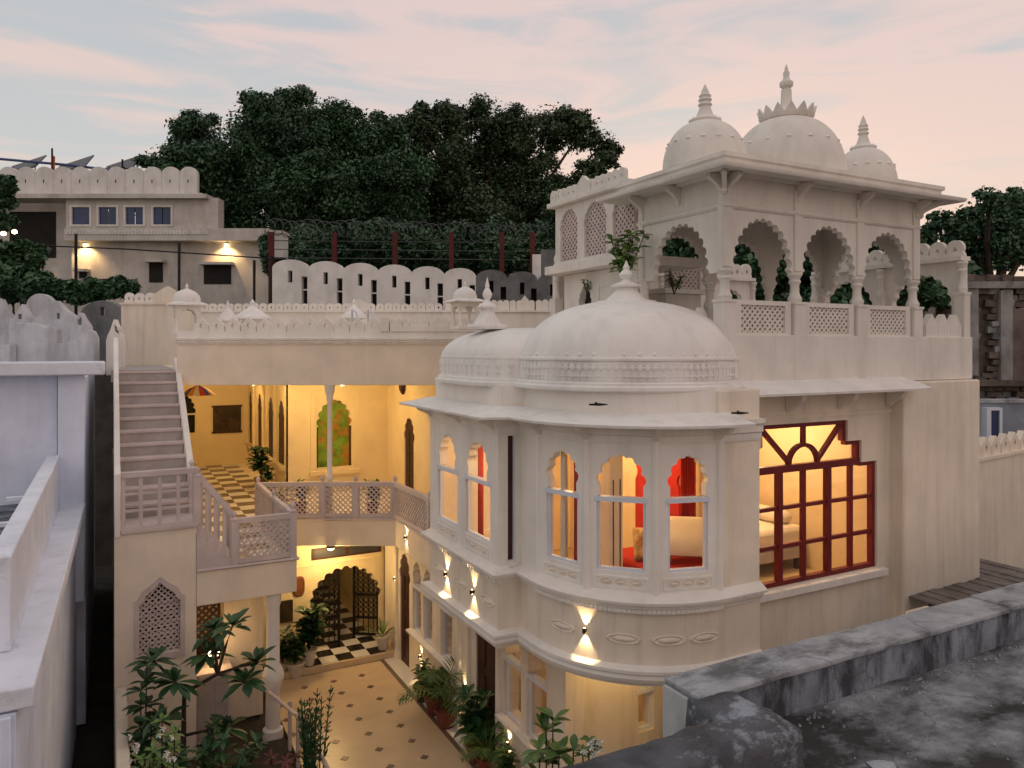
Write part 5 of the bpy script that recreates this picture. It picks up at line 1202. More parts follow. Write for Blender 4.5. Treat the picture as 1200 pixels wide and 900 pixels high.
# plank roof strip between the house and the parapet
pr = thing('plank_awning', 'weathered plank awning beneath the house buttress', 'awning', (13.2, 7.3, 3.2))
for i in range(14):
    x = 11.9+i*0.24; MB().box(x, x+0.225, 6.5, 8.04 if x < 13.8 else 8.8, 3.28+0.012*(i%3), 3.31+0.012*(i%3)).build('plank', PLANK, pr)
MB().box(11.9, 15.3, 6.55, 6.65, 3.18, 3.28).build('beam', WOOD, pr)
MB().box(11.9, 15.3, 7.6, 7.7, 3.18, 3.28).build('beam', WOOD, pr)
for x in (12.0, 15.2): MB().box(x, x+0.1, 6.55, 6.65, 0, 3.18).build('post', WOOD, pr)
c = PY(1090, 710, 7.2); o = MB().box(c.x-0.35,c.x+0.2,7.0,7.4,3.34,3.44).build('plastic_sheet', POTW, bevel=0.04); o['label'] = 'crumpled white sheet lying on the plank awning'; o['category'] = 'sheet'

# ================================================================== RIGHT BACKGROUND
cr_ = thing('crenellated_wall', 'cream boundary wall with small merlons right of the house', 'wall', (16.5, 9.5, 0))
fr = Fr(14.3, 9.55, 8)
MB().fbox(fr, -0.6, 8, 0, 4.95, -0.25, 0).build('wall', PL, cr_)
MB().fbox(fr, -0.6, 8, 4.95, 5.02, -0.3, 0.05).build('coping', PL, cr_)
cme = merlon_mesh('merlon', PL, 0.50, 0.46, 0.14, True)
spread(cr_, cme, 'merlon', fr, -0.5, 8, 5.02, -0.12, 0.52)
gb = MB().fbox(frd(22), uF(1130,22), uF(1330,22), 0, zz(470,22), -0.3, 0).build('grey_shed', mat('shed_blue', (0.27,0.30,0.36), 0.9, 0.12, 0.1, 20)); gb['label'] = 'dull blue grey rendered shed behind the merlon wall'; gb['category'] = 'shed'
MB().fbox(frd(22), uF(1128,22), uF(1330,22), zz(472,22), zz(468,22), -0.32, 0.06).build('roof_edge', CONL, gb)
f_ = frd(22); uA = lambda px: uF(px, 22); zA = lambda y: zz(y, 22)
ac = thing('air_conditioner', 'white framed air conditioner box with dark grille on the blue grey shed', 'air conditioner', f_.p(uA(1157), zA(520), 0.2))
MB().slab(f_, [[(uA(1149),zA(521)),(uA(1167),zA(521)),(uA(1167),zA(477)),(uA(1149),zA(477))],[(uA(1154),zA(518)),(uA(1164),zA(518)),(uA(1164),zA(480)),(uA(1154),zA(480))]], -0.02, 0.3).build('casing', FRAME, ac)
MB().fbox(f_, uA(1153), uA(1165), zA(519), zA(479), 0.0, 0.24).build('grille', BLIND, ac)
MB().fbox(f_, uA(1150), uA(1166), zA(524), zA(521), -0.02, 0.34).build('bracket', IRON, ac)
# ruined stone house
RU = thing('ruined_house', 'ruined stone house with broken courses and one plastered pier', 'ruin', (27, 17, 5))
DR = 29; fr = frd(DR); uR = lambda px: uF(px, DR); zR = lambda y: zz(y, DR)
MB().fbox(fr, uR(1118), uR(1330), 4.0, zR(330), -1.2, -0.35).build('core_wall', RUIN, RU)
stm = []
for k in range(6):
    mb = MB(); w_, h_, t_ = 0.5, 0.24, 0.4
    mb.box(-w_/2,w_/2,-t_/2,t_/2,0,h_); mb.v = [(a+random.uniform(-.05,.05), b_+random.uniform(-.05,.05), c_+random.uniform(-.04,.04)) for a,b_,c_ in mb.v]
    stm.append(mb.mesh('stone', (RUIN, RUIN, RUINW, RUIN, GREYW, RUIN)[k]))
row = 0; z = 4.6
while z < zR(322):
    u = uR(1120)+(0.2 if row % 2 else 0)
    while u < uR(1300):
        px = 600+u/DR*FP
        if not (1150 < px < 1166 and zR(440) < z < zR(345)):
            put(random.choice(stm), 'stone', fr.p(u, z, -0.30+random.uniform(-.08,.08)), R(fr.deg)+random.uniform(-.06,.06), RU, scale=(random.uniform(.7,1.25), 1, random.uniform(.8,1.1)))
        u += 0.52
    z += 0.25; row += 1
MB().fbox(fr, uR(1131), uR(1146), zR(440), zR(338), -0.4, 0.05).build('plaster_pier', RUINW, RU)
MB().fbox(fr, uR(1172), uR(1186), zR(450), zR(340), -0.4, 0.05).build('plaster_pier', RUINW, RU)
MB().fbox(fr, uR(1128), uR(1330), zR(338), zR(330), -0.6, 0.15).build('lintel', RUINW, RU)
MB().fbox(fr, uR(1100), uR(1330), zR(452), zR(445), -0.6, 0.3).build('ledge', RUIN, RU)
MB().fbox(fr, uR(1186), uR(1330), zR(452), zR(362), -0.4, 0.02).build('brick_patch', mat('faded_red_render',(0.17,0.13,0.12),0.9,0.2,0.3,15,(0.10,0.08,0.08),0.7,(1,1,1)), RU)

# ================================================================== LEFT BACKGROUND HOUSE
DH = 40; fh = frd(DH); uh = lambda px: uF(px, DH); zh = lambda y: zz(y, DH)
LH = thing('hill_house', 'large pale house on the hill with scalloped roof parapet and blue windows', 'house', fh.p(uh(150), 9, 0))
MB().fbox(fh, uh(84), uh(330), 8.4, zh(282), -4, 0.0).build('lower_wall', FAR, LH)
MB().fbox(fh, uh(-60), uh(84), 8.4, zh(233), -4, -0.8).build('side_wall', FAR, LH)
wl = []
for px in (101, 132, 163, 195): wl.append([(uh(px-11),zh(266)),(uh(px+11.5),zh(266)),(uh(px+11.5),zh(244)),(uh(px-11),zh(244))])
MB().slab(fh, [[(uh(84),zh(270)),(uh(260),zh(270)),(uh(260),zh(234)),(uh(84),zh(234))]]+wl, -0.3, 0.5).build('upper_wall', FAR, LH)
MB().fbox(fh, uh(84), uh(320), zh(284), zh(270), -0.3, 0.7).build('balcony_slab', FAR, LH)
for px in (101, 132, 163, 195):
    o = MB().slab(fh, [[(uh(px-11)-0.06,zh(266)-0.06),(uh(px+11.5)+0.06,zh(266)-0.06),(uh(px+11.5)+0.06,zh(244)+0.06),(uh(px-11)-0.06,zh(244)+0.06)],[(uh(px-10),zh(265)),(uh(px+10.5),zh(265)),(uh(px+10.5),zh(245)),(uh(px-10),zh(245))]], 0.42, 0.56).build('window_frame', FARW, LH)
    for a_, b_ in ((-10,-0.4),(0.6,10.5)): MB().fbox(fh, uh(px+a_), uh(px+b_), zh(265), zh(245), 0.40, 0.44).build('pane', BLIND, o)
fz = merlon_mesh('frieze_tile', FARW, 0.30, 0.24, 0.05, True, 'round')
spread(LH, fz, 'frieze_tile', fh, uh(86), uh(250), zh(277), 0.72, 0.34)
MB().fbox(fh, uh(-40), uh(250), zh(236), zh(231), -0.5, 0.9).build('roof_slab', FAR, LH)
sm_ = merlon_mesh('merlon', FARW, 0.94, 1.55, 0.25, False, 'round')
for i in range(13):
    m_ = put(sm_, 'merlon', fh.p(uh(-28+i*21), zh(231), 0.2), R(fh.deg), LH)
    MB().fbox(fh, uh(-28+i*21)-0.06, uh(-28+i*21)+0.06, zh(216), zh(212), 0.30, 0.335).build('loophole', DARK, m_)
MB().fbox(fh, uh(-40), uh(240), zh(231), zh(228), -0.1, 0.4).build('parapet_base', FARW, LH)
for px0, px1, y0_, y1_ in ((175,191,308,331),(239,271,311,333),(93,102,319,326)):
    o = MB().fbox(fh, uh(px0), uh(px1), zh(y1_), zh(y0_), -0.1, 0.03).build('window', DARK, LH)
    MB().fbox(fh, uh(px0-2), uh(px1+4), zh(y0_), zh(y0_-3), -0.1, 0.5).build('window_hood', FAR, LH)
MB().fbox(fh, uh(0), uh(55), zh(300), zh(245), -0.85, -0.76).build('dark_veranda', DARK, LH)
for px in (101, 266):
    c = fh.p(uh(px), zh(290), 0.0); n_ = fh.n
    t = thing('wall_sconce', 'small lit bulb on the hill house wall ' + ('beside the lone small window' if px < 200 else 'above the wide dark window'), 'wall lamp', c)
    MB().lathe((c.x+n_.x*0.12,c.y+n_.y*0.12,c.z), [(0.02,0),(0.07,0.04),(0.08,0.14),(0.03,0.2)], 10).build('bulb', BULB, t)
    MB().lathe((c.x+n_.x*0.10,c.y+n_.y*0.10,c.z+0.2), [(0.09,0),(0.09,0.04),(0.02,0.08)], 10).build('lamp_cap', BRZ, t)
    lamp('SPOT', 'sconce_light', c+n_*0.5+Vector((0,0,0.1)), 110, WARM, t, 0.05, 120, Vector((0,0,-1))-n_*0.45, 0.6)
for k, px in enumerate((14, 72, 130)):
    c = fh.p(uh(px), zh(197), -1.0)
    t = thing('solar_panel', 'tilted dark roof panel on the hill house, %s' % ('at the hedge end of the pipe','beside the orange flag mast','nearest the big tree')[k], 'solar panel', c)
    mb = MB().box(-1.0,1.0,-0.9,0.9,-0.03,0.03); mb.build('panel', TIN, t); o = t.children[0]; o.location = (0,0,0.3); o.rotation_euler = (R(35), R(-18), -YAW)
    for s_ in (-0.6, 0.6): MB().tube([c+fh.u*s_+Vector((0,0,-1.2)), c+fh.u*s_+Vector((0,0,0.3))], 0.03).build('leg', IRON, t)
o = MB().tube([fh.p(uh(-20), zh(182), -0.6), fh.p(uh(70), zh(190), -0.6), fh.p(uh(165), zh(201), -0.6)], 0.07, 8).build('roof_pipe', PIPE); o['label'] = 'blue pipe running along the hill house roof'; o['category'] = 'pipe'
for px, y0_, col_, lb in ((57, 172, mat('flag_orange',(0.35,0.07,0.02)), 'orange flag mast on the hill house roof'), (140, 185, IRON, 'thin dark mast on the hill house roof')):
    t = thing('flag_mast', lb, 'mast', fh.p(uh(px), zh(231), -0.3))
    MB().tube([fh.p(uh(px), zh(231), -0.3), fh.p(uh(px), zh(y0_), -0.3)], 0.05).build('pole', IRON, t)
    MB().slab(fh, [[(uh(px)+0.04,zh(y0_+8)),(uh(px)+0.16,zh(y0_+10)),(uh(px)+0.14,zh(y0_+26)),(uh(px)+0.04,zh(y0_+26))]], -0.31, -0.29).build('flag', col_, t)
# poles and cables before the hill house
for px, y0_, y1_ in ((89, 274, 352), (210, 284, 352), (318, 300, 360), (298, 305, 350)):
    d = 32; o = MB().tube([PD(px, y1_+20, d), PD(px, y0_, d)], 0.06, 8).build('pole', IRON); o['label'] = {89:'slim dark pole beside the far lit bulb',210:'slim dark pole between the two far dark windows',318:'slim dark pole at the end of the slotted white wall',298:'short dark pole beside the end of the slotted wall'}[px]; o['category'] = 'pole'
o = MB().tube([PD(50, 288, 32), PD(150, 292, 32), PD(320, 303, 32)], 0.03, 5).build('cable', IRON); o['label'] = 'dark cable strung across the hill house front'; o['category'] = 'cable'

# ================================================================== SLOTTED WHITE WALL, FENCE
DW = 30.5; fw = frd(DW); uw = lambda px: uF(px, DW); zw = lambda y: zz(y, DW)
SWL = thing('slotted_wall', 'white wall of broad rounded merlons with dark loopholes', 'wall', fw.p(uw(437), 8.3, 0))
SWG = thing('slotted_wall', 'dark grey continuation of the slotted wall with rounded merlons', 'wall', fw.p(uw(600), 8.3, 0))
px = 319.0
for i in range(9):
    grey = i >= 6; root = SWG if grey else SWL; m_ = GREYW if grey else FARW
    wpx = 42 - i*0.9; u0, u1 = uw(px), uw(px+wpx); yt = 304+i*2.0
    z1 = zw(yt); z0 = 8.2; zs_ = zw(yt+10); k = 10
    lo = [[(u0,z0),(u1,z0),(u1,zs_)]+[((u0+u1)/2+(u1-u0)/2*math.cos(t), zs_+(z1-zs_)*math.sin(t)) for t in [PI*j/k for j in range(1,k)]]+[(u0,zs_)]]
    cx_ = (u0+u1)/2
    lo.append([(cx_-0.09,zw(yt+27)),(cx_+0.09,zw(yt+27)),(cx_+0.09,zw(yt+13)),(cx_-0.09,zw(yt+13))])
    sx_ = u0+(u1-u0)*0.62+(u1-u0)*0.0
    lo.append([(u1-0.26,zw(yt+52)),(u1-0.03,zw(yt+52)),(u1-0.03,zw(yt+20)),(u1-0.26,zw(yt+20))])
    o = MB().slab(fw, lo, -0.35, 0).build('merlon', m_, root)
    MB().fbox(fw, u1-0.29, u1-0.01, zw(yt+36), zw(yt+34.5), -0.3, -0.1).build('slot_bar', m_, o)
    MB().fbox(fw, u1-0.30, u1-0.01, zw(yt+54), zw(yt+18), -0.5, -0.4).build('loophole', DARK, o); MB().fbox(fw, cx_-0.14, cx_+0.14, zw(yt+29), zw(yt+11), -0.5, -0.4).build('loophole', DARK, o)
    px += wpx
FN = thing('wire_fence', 'red posted fence topped with coiled razor wire behind the slotted wall', 'fence', fw.p(uw(480), 8.5, -1.5))
DN = 32.5; fn = frd(DN); un = lambda px: uF(px, DN); zn = lambda y: zz(y, DN)
for px in (318, 392, 463, 529, 588, 624):
    MB().fbox(fn, un(px)-0.10, un(px)+0.10, 8.3, zn(272), -0.1, 0.1).build('post', POST, FN)
for y in (282, 292, 302): MB().tube([fn.p(un(318), zn(y), 0), fn.p(un(640), zn(y+3), 0)], 0.02, 5).build('wire', WIRE, FN)
pts = []; k = 34*18
for i in range(k+1):
    t = i/k; a_ = t*34*2*PI; u_ = un(312)+(un(640)-un(312))*t
    pts.append(fn.p(u_+0.36*math.sin(a_), zn(267+7*t)+0.36*math.cos(a_)+0.05*math.sin(a_*0.23), 0.16*math.sin(a_)))
MB().tube(pts, 0.018, 4).build('razor_coil', WIRE, FN)
wb = thing('white_tank', 'pale box at the corner above the slotted wall end', 'tank', fn.p(un(322), 10, -0.4))
MB().fbox(fn, un(314), un(328), zn(300), zn(270), -1.2, -0.4).build('body', FARW, wb)
MB().fbox(fn, un(313), un(329), zn(272), zn(270)+0.05, -1.3, -0.3).build('lid', FAR, wb)
o = MB().fbox(frd(31.5), uF(624,31.5), uF(634,31.5), 8.3, zz(298,31.5), -0.3, 0).build('gate_pillar', FARW); o['label'] = 'pale narrow pillar at the far end of the grey slotted wall'; o['category'] = 'pillar'
o = MB().fbox(frd(31.5), uF(634,31.5), uF(662,31.5), 8.3, zz(292,31.5), -0.3, -0.1).build('stone_wall', GREYW); o['label'] = 'grey stone wall between pillar and lattice room'; o['category'] = 'wall'

# ================================================================== TREES
def tree(name, label, lobes, d, m, trunk_px, zbase, leaf=0.30, dens=1.0, dd=2.5, group=None, dy=0):
    c0 = PD(trunk_px[0], trunk_px[1], d)
    t = thing(name, label, 'tree', (c0.x, c0.y, zbase), group)
    cs, rs, ns = [], [], []
    fr = frd(d); limbs = MB(); base = Vector((c0.x, c0.y, zbase)); fork = base+Vector((0,0,(c0.z-zbase)*0.55))
    limbs.tube([base, base+Vector((0.1,0.05,(c0.z-zbase)*0.3)), fork], [0.5,0.42,0.36], 10)
    for (px, py, rp_) in lobes:
        py += dy
        dpt = d+random.uniform(-dd, dd); c = PD(px, py, dpt); r = rp_/FP*dpt
        mid = fork.lerp(c, 0.5)+Vector((random.uniform(-.4,.4),random.uniform(-.4,.4),0.3))
        limbs.tube([fork-Vector((0,0,0.2)), mid, c], [0.22,0.14,0.05], 6)
        k = max(8, int(24*(rp_/50)**1.3))
        for _ in range(k):
            dv = Vector(np.random.default_rng(random.randint(0,10**9)).normal(size=3)); dv.normalize()
            dv.y *= 1.0; rr = random.uniform(0.45, 1.0)
            cc = c+dv*r*rr*Vector((1,1,0.85)).length/1.7; q = r*random.uniform(0.22,0.42)
            cs.append(tuple(cc)); rs.append((q, q, q*0.7)); ns.append(int(420*dens*(q/0.8)**1.6))
            if random.random() < 0.25: limbs.tube([c, c.lerp(cc,0.6)+Vector((0,0,0.1)), cc], [0.06,0.04,0.015], 5)
        cs.append(tuple(c)); rs.append((r*0.8,r*0.8,r*0.75)); ns.append(int(1300*dens*(r/2)**1.5))
    limbs.build('trunk', BARK, t)
    V, Q = leaf_cloud(cs, rs, ns, leaf)
    o_ = WLOC[t.name]; me = npmesh('crown', V-np.array([[c0.x, c0.y, zbase]]), Q, m)
    put(me, 'crown', (c0.x, c0.y, zbase), 0, t)
    return len(Q)
tree('broad_tree', 'broad dark spreading tree rising behind the hill house', [(205,190,40),(235,150,38),(195,235,34),(262,205,60),(300,145,45),(345,130,38),(330,190,65),(385,140,42),(430,150,38),(400,200,62),(270,255,48),(340,255,60),(420,250,55),(460,190,45),(230,270,28),(178,205,22),(300,285,30),(370,285,30),(450,250,50),(470,215,40),(480,270,40)], 44, LF_TREE, (330,250), 9.5, 0.125, 2.2, dy=13)
tree('broad_tree', 'dark tree with ragged airy crown behind the fence', [(490,150,34),(525,145,38),(515,205,52),(570,140,36),(600,150,36),(570,200,55),(640,150,36),(625,205,48),(680,150,30),(705,165,22),(690,200,28),(500,255,48),(565,255,52),(630,250,44),(485,135,14),(660,130,18),(715,180,12),(660,230,34)], 47, LF_TREE2, (590,250), 9.8, 0.125, 1.35, dy=6)
for i, (lb, cx_, cy_, s_) in enumerate((('dark hillside tree above the ruined house', 1165, 255, 1.0), ('dark hillside tree close behind the pavilion eave', 1105, 275, 0.8), ('dark tree at the far end above the ruin', 1225, 245, 1.1))):
    tree('hill_tree', lb, [(cx_-25*s_,cy_+5,26*s_),(cx_+20*s_,cy_-8,28*s_),(cx_,cy_+30,34*s_),(cx_-5,cy_-22*s_,18*s_),(cx_+30*s_,cy_+35,30*s_),(cx_-32*s_,cy_+42,28*s_)], 38+i*2, LF_TREE, (cx_, cy_+20), 6.0, 0.14, 1.4, 1.5)
tree('hill_tree', 'dark tree standing behind the terrace arches', [(800,290,40),(840,275,40),(880,300,45),(920,280,40),(960,300,42),(1000,285,40),(1040,300,40),(780,320,36),(860,340,45),(940,345,45),(1020,345,45),(1075,310,30)], 36, LF_TREE, (910, 320), 7.0, 0.19, 1.0, 1.5)
# dense shade shrubs filling behind fence, behind arcade and by the alley
def shrub(name, label, items, d, m, leaf=0.2, dens=1.0, cat='shrub'):
    cs, rs, ns = [], [], []
    for px, py, r in items:
        dp = d+random.uniform(-0.8,0.8); c = PD(px, py, dp); q = r/FP*dp
        for _ in range(7):
            dv = Vector((random.gauss(0,1),random.gauss(0,1),random.gauss(0,0.8))).normalized()*q*random.uniform(0.3,0.8)
            cs.append(tuple(c+dv)); rs.append((q*0.5,q*0.5,q*0.45)); ns.append(int(150*dens))
    V, Q = leaf_cloud(cs, rs, ns, leaf); o = Vector(V.mean(0)); o.z = V[:,2].min()
    t = thing(name, label, cat, o)
    st_ = MB()
    for px, py, r in items[:6]: c = PD(px, py, d); st_.tube([Vector((c.x,c.y,o.z-0.6)), c], [0.06,0.02], 5)
    st_.build('stem', BARK, t)
    put(npmesh('foliage', V-np.array(o), Q, m), 'foliage', o, 0, t)
shrub('shade_hedge', 'dark hedge filling the space behind the red fence posts', [(x, 285+random.uniform(-10,16), 24) for x in range(325, 660, 12)]+[(x, 306, 20) for x in range(330, 660, 14)], 36, LF_TREE, 0.13, 3.5)
shrub('hedge', 'dark clipped hedge below the hill house', [(x, 340+random.uniform(-4,6), 14) for x in range(-6, 150, 11)], 30, LF_TREE, 0.18)
shrub('leafy_bush', 'dark bush with hidden lights at the hill house veranda', [(5,330,24),(25,315,24),(40,330,20),(5,300,18),(30,290,14),(50,300,14),(8,215,10),(2,235,14),(4,260,14)], 33, LF_TREE, 0.2)
shrub('dark_thicket', 'dark thicket seen through the terrace arches', [(x, 345+random.uniform(-25,20), 26) for x in range(930, 1130, 22)], 30, LF_TREE, 0.22, 1.8)
shrub('dark_thicket', 'dark thicket rising behind the pavilion arches', [(x, 330+random.uniform(-20,25), 24) for x in range(850, 940, 18)]+[(x, 290, 18) for x in range(990, 1080, 18)], 33, LF_TREE, 0.22, 1.8)
for px, py in ((4, 276), (17, 274)):
    c = PD(px, py, 31.5); t = thing('lantern', 'lit lantern among the dark bush, ' + ('outermost' if px < 10 else 'beside the veranda'), 'lantern', c)
    MB().lathe((c.x,c.y,c.z), [(0.03,0),(0.09,0.03),(0.10,0.11),(0.05,0.16)], 10).build('globe', BULB, t)
    MB().lathe((c.x,c.y,c.z+0.16), [(0.10,0),(0.07,0.04),(0.02,0.08)], 10).build('cap', BRZ, t)

# ================================================================== POTS AND PLANTS
def pot(c, r, h, m, parent):
    MB().lathe(c, [(r*0.62,0),(r*0.66,0.02),(r*0.95,h*0.86),(r*1.08,h*0.87),(r*1.08,h),(r*0.92,h),(r*0.88,h*0.9),(0.01,h*0.88)], 18).build('pot', m, parent)
def potted(label, c, r, h, m, kind, L, lm, n=12, cat='potted plant', grp='potted plants of the court'):
    c = Vector(c); t = thing('potted_plant', label, cat, c, grp); pot(c, r, h, m, t)
    top = c+Vector((0,0,h*0.9)); mb = MB()
    if kind == 'palm':
        for i in range(n):
            a = 2*PI*i/n+random.random()*0.5; el = random.uniform(0.5,1.35)
            frond(mb, top, top+Vector((math.cos(a)*math.cos(el),math.sin(a)*math.cos(el),math.sin(el)))*L*random.uniform(0.75,1.1), 14, L*0.32)
    elif kind == 'blade':
        for i in range(n):
            a = 2*PI*i/n+random.random()*0.5; el = random.uniform(0.4,1.3); l = L*random.uniform(.6,1.1)
            mb.add(*blade(top, top+Vector((math.cos(a)*math.cos(el),math.sin(a)*math.cos(el),math.sin(el)))*l, 0.07, 0.25, 7))
    else:
        stems = MB()
        for i in range(n):
            a = random.random()*2*PI; rr = random.uniform(0.05, 0.5)*L*0.6; zt = L*random.uniform(0.4,1.0)
            tip = top+Vector((math.cos(a)*rr, math.sin(a)*rr, zt)); stems.tube([top, top.lerp(tip,0.5)+Vector((0,0,0.04)), tip], [0.012,0.009,0.005], 5)
            for q in (0.45, 0.7, 1.0):
                rosette(mb, top.lerp(tip,q), 5, L*0.34, L*0.15, (-0.2,0.8))
        stems.build('stem', BARK, t)
    mb.build('foliage', lm, t)
G = lambda px, py, z=0.0: PZ(px, py, z)
def G6(px, py, z=0.0):
    p = PZ(px, py, z); p.x = min(p.x, 5.92); return p
potted('tall palm in a terracotta pot beside the second low wall light', (5.86, 13.75, 0), 0.22, 0.36, POTT, 'palm', 1.35, LF_PALM, 15)
potted('bushy palm in terracotta pot just behind the tall palm', (5.86, 14.35, 0), 0.20, 0.32, POTT, 'bush', 0.6, LF_DARK, 10)
potted('small plant in dark pot beneath the back windows', (5.86, 15.0, 0), 0.20, 0.32, WOOD, 'bush', 0.55, LF_DARK, 8)
potted('dark shrub in terracotta pot before the arched ground door', (5.85, 12.35, 0), 0.20, 0.34, POTT, 'bush', 0.95, LF_DARK, 12)
potted('yellow green palm in terracotta pot below the corner windows', (5.84, 11.85, 0), 0.20, 0.34, POTT, 'palm', 0.85, LF_PALM, 12)
potted('low bush in terracotta pot beneath the corner sill light', (5.86, 11.2, 0), 0.2, 0.3, POTT, 'bush', 0.5, LF_PALM, 10)
potted('leafy plant in white pot at the left gate post, nearer the step', G(346, 793), 0.20, 0.34, POTW, 'bush', 0.75, LF_PALM, 12)
potted('tall leafy plant in white pot close to the left gate leaf', G(362, 779, 0.155)+Vector((0,0,0.012)), 0.18, 0.36, POTW, 'bush', 0.95, LF_DARK, 14)
potted('small plant in white pot beneath the dark picture', G(331, 790), 0.18, 0.30, POTW, 'bush', 0.6, LF_DARK, 9)
potted('broad bladed plant in white pot at the right gate post', (5.85, 17.65, 0.167), 0.17, 0.32, POTW, 'blade', 0.75, LF_PALM, 10)
potted('croton in terracotta pot on the checkered walkway, by the corridor wall', (3.75, 22.0, 3.454), 0.20, 0.40, POTT, 'bush', 0.85, LF_DARK, 12)
potted('second croton pot on the checkered walkway, nearer the balcony', (3.72, 21.0, 3.454), 0.20, 0.40, POTT, 'bush', 0.5, LF_DARK, 8)
potted('spiky bladed plant behind the balcony railing corner', (3.75, 19.6, 3.454), 0.16, 0.30, POTT, 'blade', 1.25, LF_PALM, 9)
potted('dotted leaf plant behind the lattice panel near the veranda column', (*FF.p(uF(345),3.44,-0.55)[:2], 3.445), 0.16, 0.28, POTT, 'bush', 0.55, LF_DARK, 10)
potted('dotted leaf plant behind the last lattice panel', (*FF.p(uF(432),3.44,-0.5)[:2], 3.445), 0.16, 0.28, POTT, 'bush', 0.6, LF_PALM, 10)
# little plants on the upper roofs
def sprig(label, c, L, n, lm, hh=0.3):
    c = Vector(c); t = thing('roof_plant', label, 'plant', c); mb = MB(); st_ = MB()
    for i in range(n):
        a = random.random()*2*PI; tip = c+Vector((math.cos(a)*L*0.45*random.random(), math.sin(a)*L*0.45*random.random(), L*random.uniform(0.5,1)))
        st_.tube([c, c.lerp(tip,0.5), tip], 0.008, 4)
        for q in (0.5,0.75,1.0): rosette(mb, c.lerp(tip,q), 4, L*0.26, L*0.13, (-0.3,0.7))
    st_.build('stem', BARK, t); mb.build('foliage', lm, t)
sprig('bright green leafy plant rooted beside the big dome finial', PD(731, 335, 12.3), 0.85, 11, LF_BRIGHT)
sprig('small green weed hanging at the dark lattice room doorway', PX(688, 345, 8.05), 0.32, 5, LF_BRIGHT)
sprig('low mossy weeds on the terrace behind the big dome', PX(790, 345, 8.4), 0.4, 8, LF_PALM)
# planting bed: big-leaved frangipani and bushes
fg = thing('frangipani_tree', 'young frangipani with bent branches and large dark leaf rosettes in the planting bed', 'tree', (0.95, 12.6, 0.06))
br = MB(); lv = MB()
base = Vector((0.95, 12.6, 0.0))
tips = [PD(180, 775, 12.2), PD(243, 768, 12.6), PD(272, 735, 12.4), PD(300, 778, 12.6), PD(287, 800, 12.3), PD(205, 800, 12.0), PD(250, 740, 12.8), PD(265, 855, 12.2), PD(190, 845, 11.8)]
f0 = PD(215, 862, 12.2); f1 = PD(216, 812, 12.3); f2 = PD(255, 790, 12.4)
br.tube([base, f0, f1], [0.05,0.045,0.035], 7); br.tube([f1, f2], [0.032,0.028], 7)
for i, tp in enumerate(tips):
    s_ = f2 if tp.x > 1.1 or i in (1,2,6) else f1
    if i in (7, 8): s_ = f0
    br.tube([s_, s_.lerp(tp,0.55)+Vector((0,0,0.03)), tp], [0.026,0.02,0.016], 6)
    rosette(lv, tp, 13, 0.46, 0.15, (-0.35, 0.85), 0.22, 0.6); rosette(lv, tp+Vector((0,0,0.02)), 5, 0.28, 0.10, (0.7, 1.3), 0.1, 0.6)
br.build('trunk', BARK, fg); lv.build('crown', LF_DARK, fg)
def bush(label, items, lm, L, wd, n=7, tilt=(-0.3,0.9)):
    p0 = Vector(items[0]); t = thing('garden_bush', label, 'bush', (p0.x, p0.y, 0.06)); mb = MB(); st_ = MB()
    for it in items:
        it = Vector(it); st_.tube([Vector((p0.x+(it.x-p0.x)*0.5, p0.y+(it.y-p0.y)*0.5, 0.02)), it], [0.018,0.008], 5)
        for q in (0.55, 0.75, 0.9, 1.0): rosette(mb, Vector((p0.x+(it.x-p0.x)*(0.5+0.5*q), p0.y+(it.y-p0.y)*(0.5+0.5*q), it.z*q)), n, L, wd, tilt)
    st_.build('stem', BARK, t); mb.build('foliage', lm, t); return t
bush('dark leafy bush against the garden wall', [PD(165,810,11.6), PD(178,845,11.3), PD(160,870,11.2), PD(195,875,11.0), PD(172,780,11.8), PD(210,885,11.0)], LF_DARK, 0.30, 0.11)
wbush = bush('yellow green bush with white flowers in the planting bed', [PD(190,845,10.6), PD(180,880,10.3), PD(205,860,10.5), PD(165,890,10.2)], LF_BRIGHT, 0.18, 0.06)
fm_ = MB()
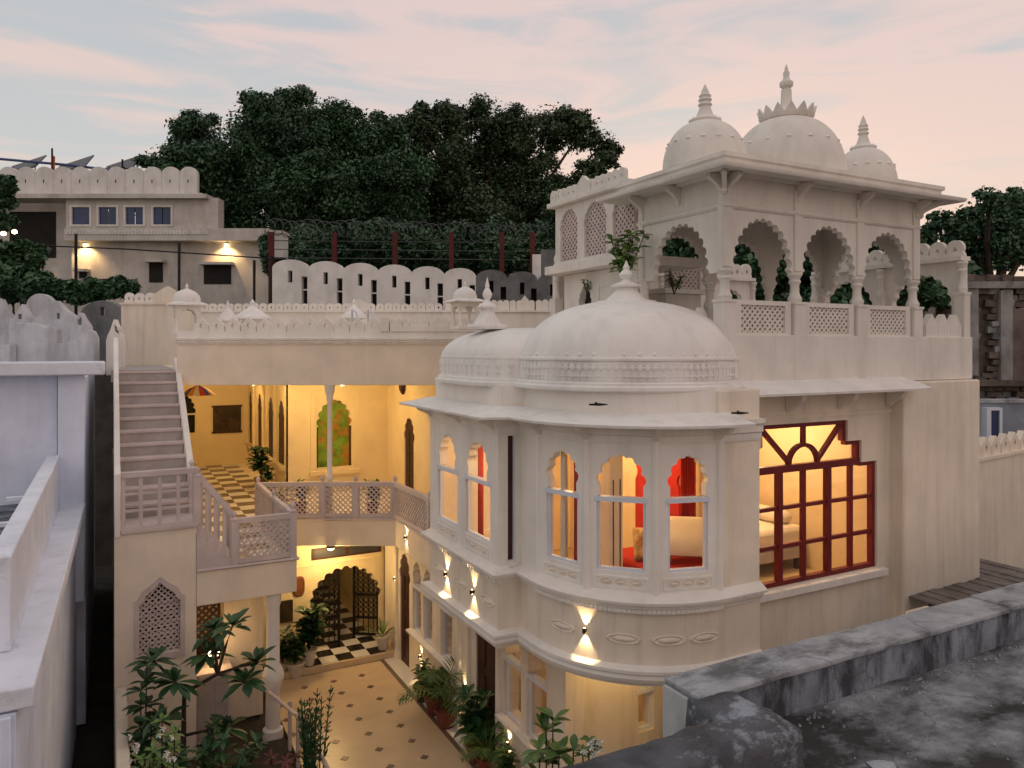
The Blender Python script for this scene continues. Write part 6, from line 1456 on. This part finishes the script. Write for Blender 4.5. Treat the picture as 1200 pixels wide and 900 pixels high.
for k in range(5): a = 2*PI*k/5; fm_.add(*blade(Vector((0,0,0)), Vector((math.cos(a)*0.045,-0.02,math.sin(a)*0.045)), 0.035, 0, 3))
fm_ = fm_.mesh('white_flower', FLOW)
for i in range(14): put(fm_, 'white_flower', PD(random.uniform(150,205), random.uniform(850,895), 10.2), random.uniform(-1,0), wbush)
bush('dark green bush beneath the frangipani', [PD(240,880,11.6), PD(262,868,11.6), PD(285,885,11.8), PD(300,870,12.0), PD(250,850,11.9)], LF_DARK, 0.26, 0.09)
bush('dull pink leaved bush at the foot of the column', [PD(318,888,11.8), PD(335,892,11.6), PD(345,885,11.9)], mat('leaf_pink',(0.16,0.05,0.045),0.6,0.2,0), 0.16, 0.05)
# column cactus clump (upright stems)
cc = thing('upright_succulent', 'clump of upright green stems beside the garden handrail', 'plant', (*PZ(370,960,0.0)[:2], 0))
c = WLOC[cc.name]; lv = MB()
for i in range(13):
    dx, dy = random.uniform(-0.2,0.2), random.uniform(-0.15,0.15); zt = PD(370, random.uniform(828,865), 11.3).z
    tp = Vector((c.x+dx*1.5, c.y+dy*1.5, zt)); b0 = Vector((c.x+dx*0.5,c.y+dy*0.5,0))
    lv.tube([b0, b0.lerp(tp,0.5)+Vector((random.uniform(-.04,.04),0,0)), tp], [0.012,0.012,0.006], 6)
    for q in range(9): rosette(lv, b0.lerp(tp,0.45+0.06*q), 4, 0.12, 0.04, (0.3,1.2), 0)
lv.build('stems', LF_DARK, cc)
# foreground plants below the round bay
wf2 = bush('broad leaved plant in front of the corner post', [PD(640,858,8.2), PD(632,880,8.1), PD(655,885,8.0), PD(672,880,8.0), PD(648,845,8.3)], LF_PALM, 0.26, 0.10)
wf3 = bush('green bush carrying white blossoms beneath the rounded bay', [PD(690,868,7.9), PD(697,880,7.8), PD(683,885,7.9), PD(694,873,7.8)], LF_PALM, 0.13, 0.05)
for i in range(12): put(fm_, 'white_flower', PD(random.uniform(680,705), random.uniform(860,888), 7.7), random.uniform(-1,0), wf3, scale=(0.8,0.8,0.8))
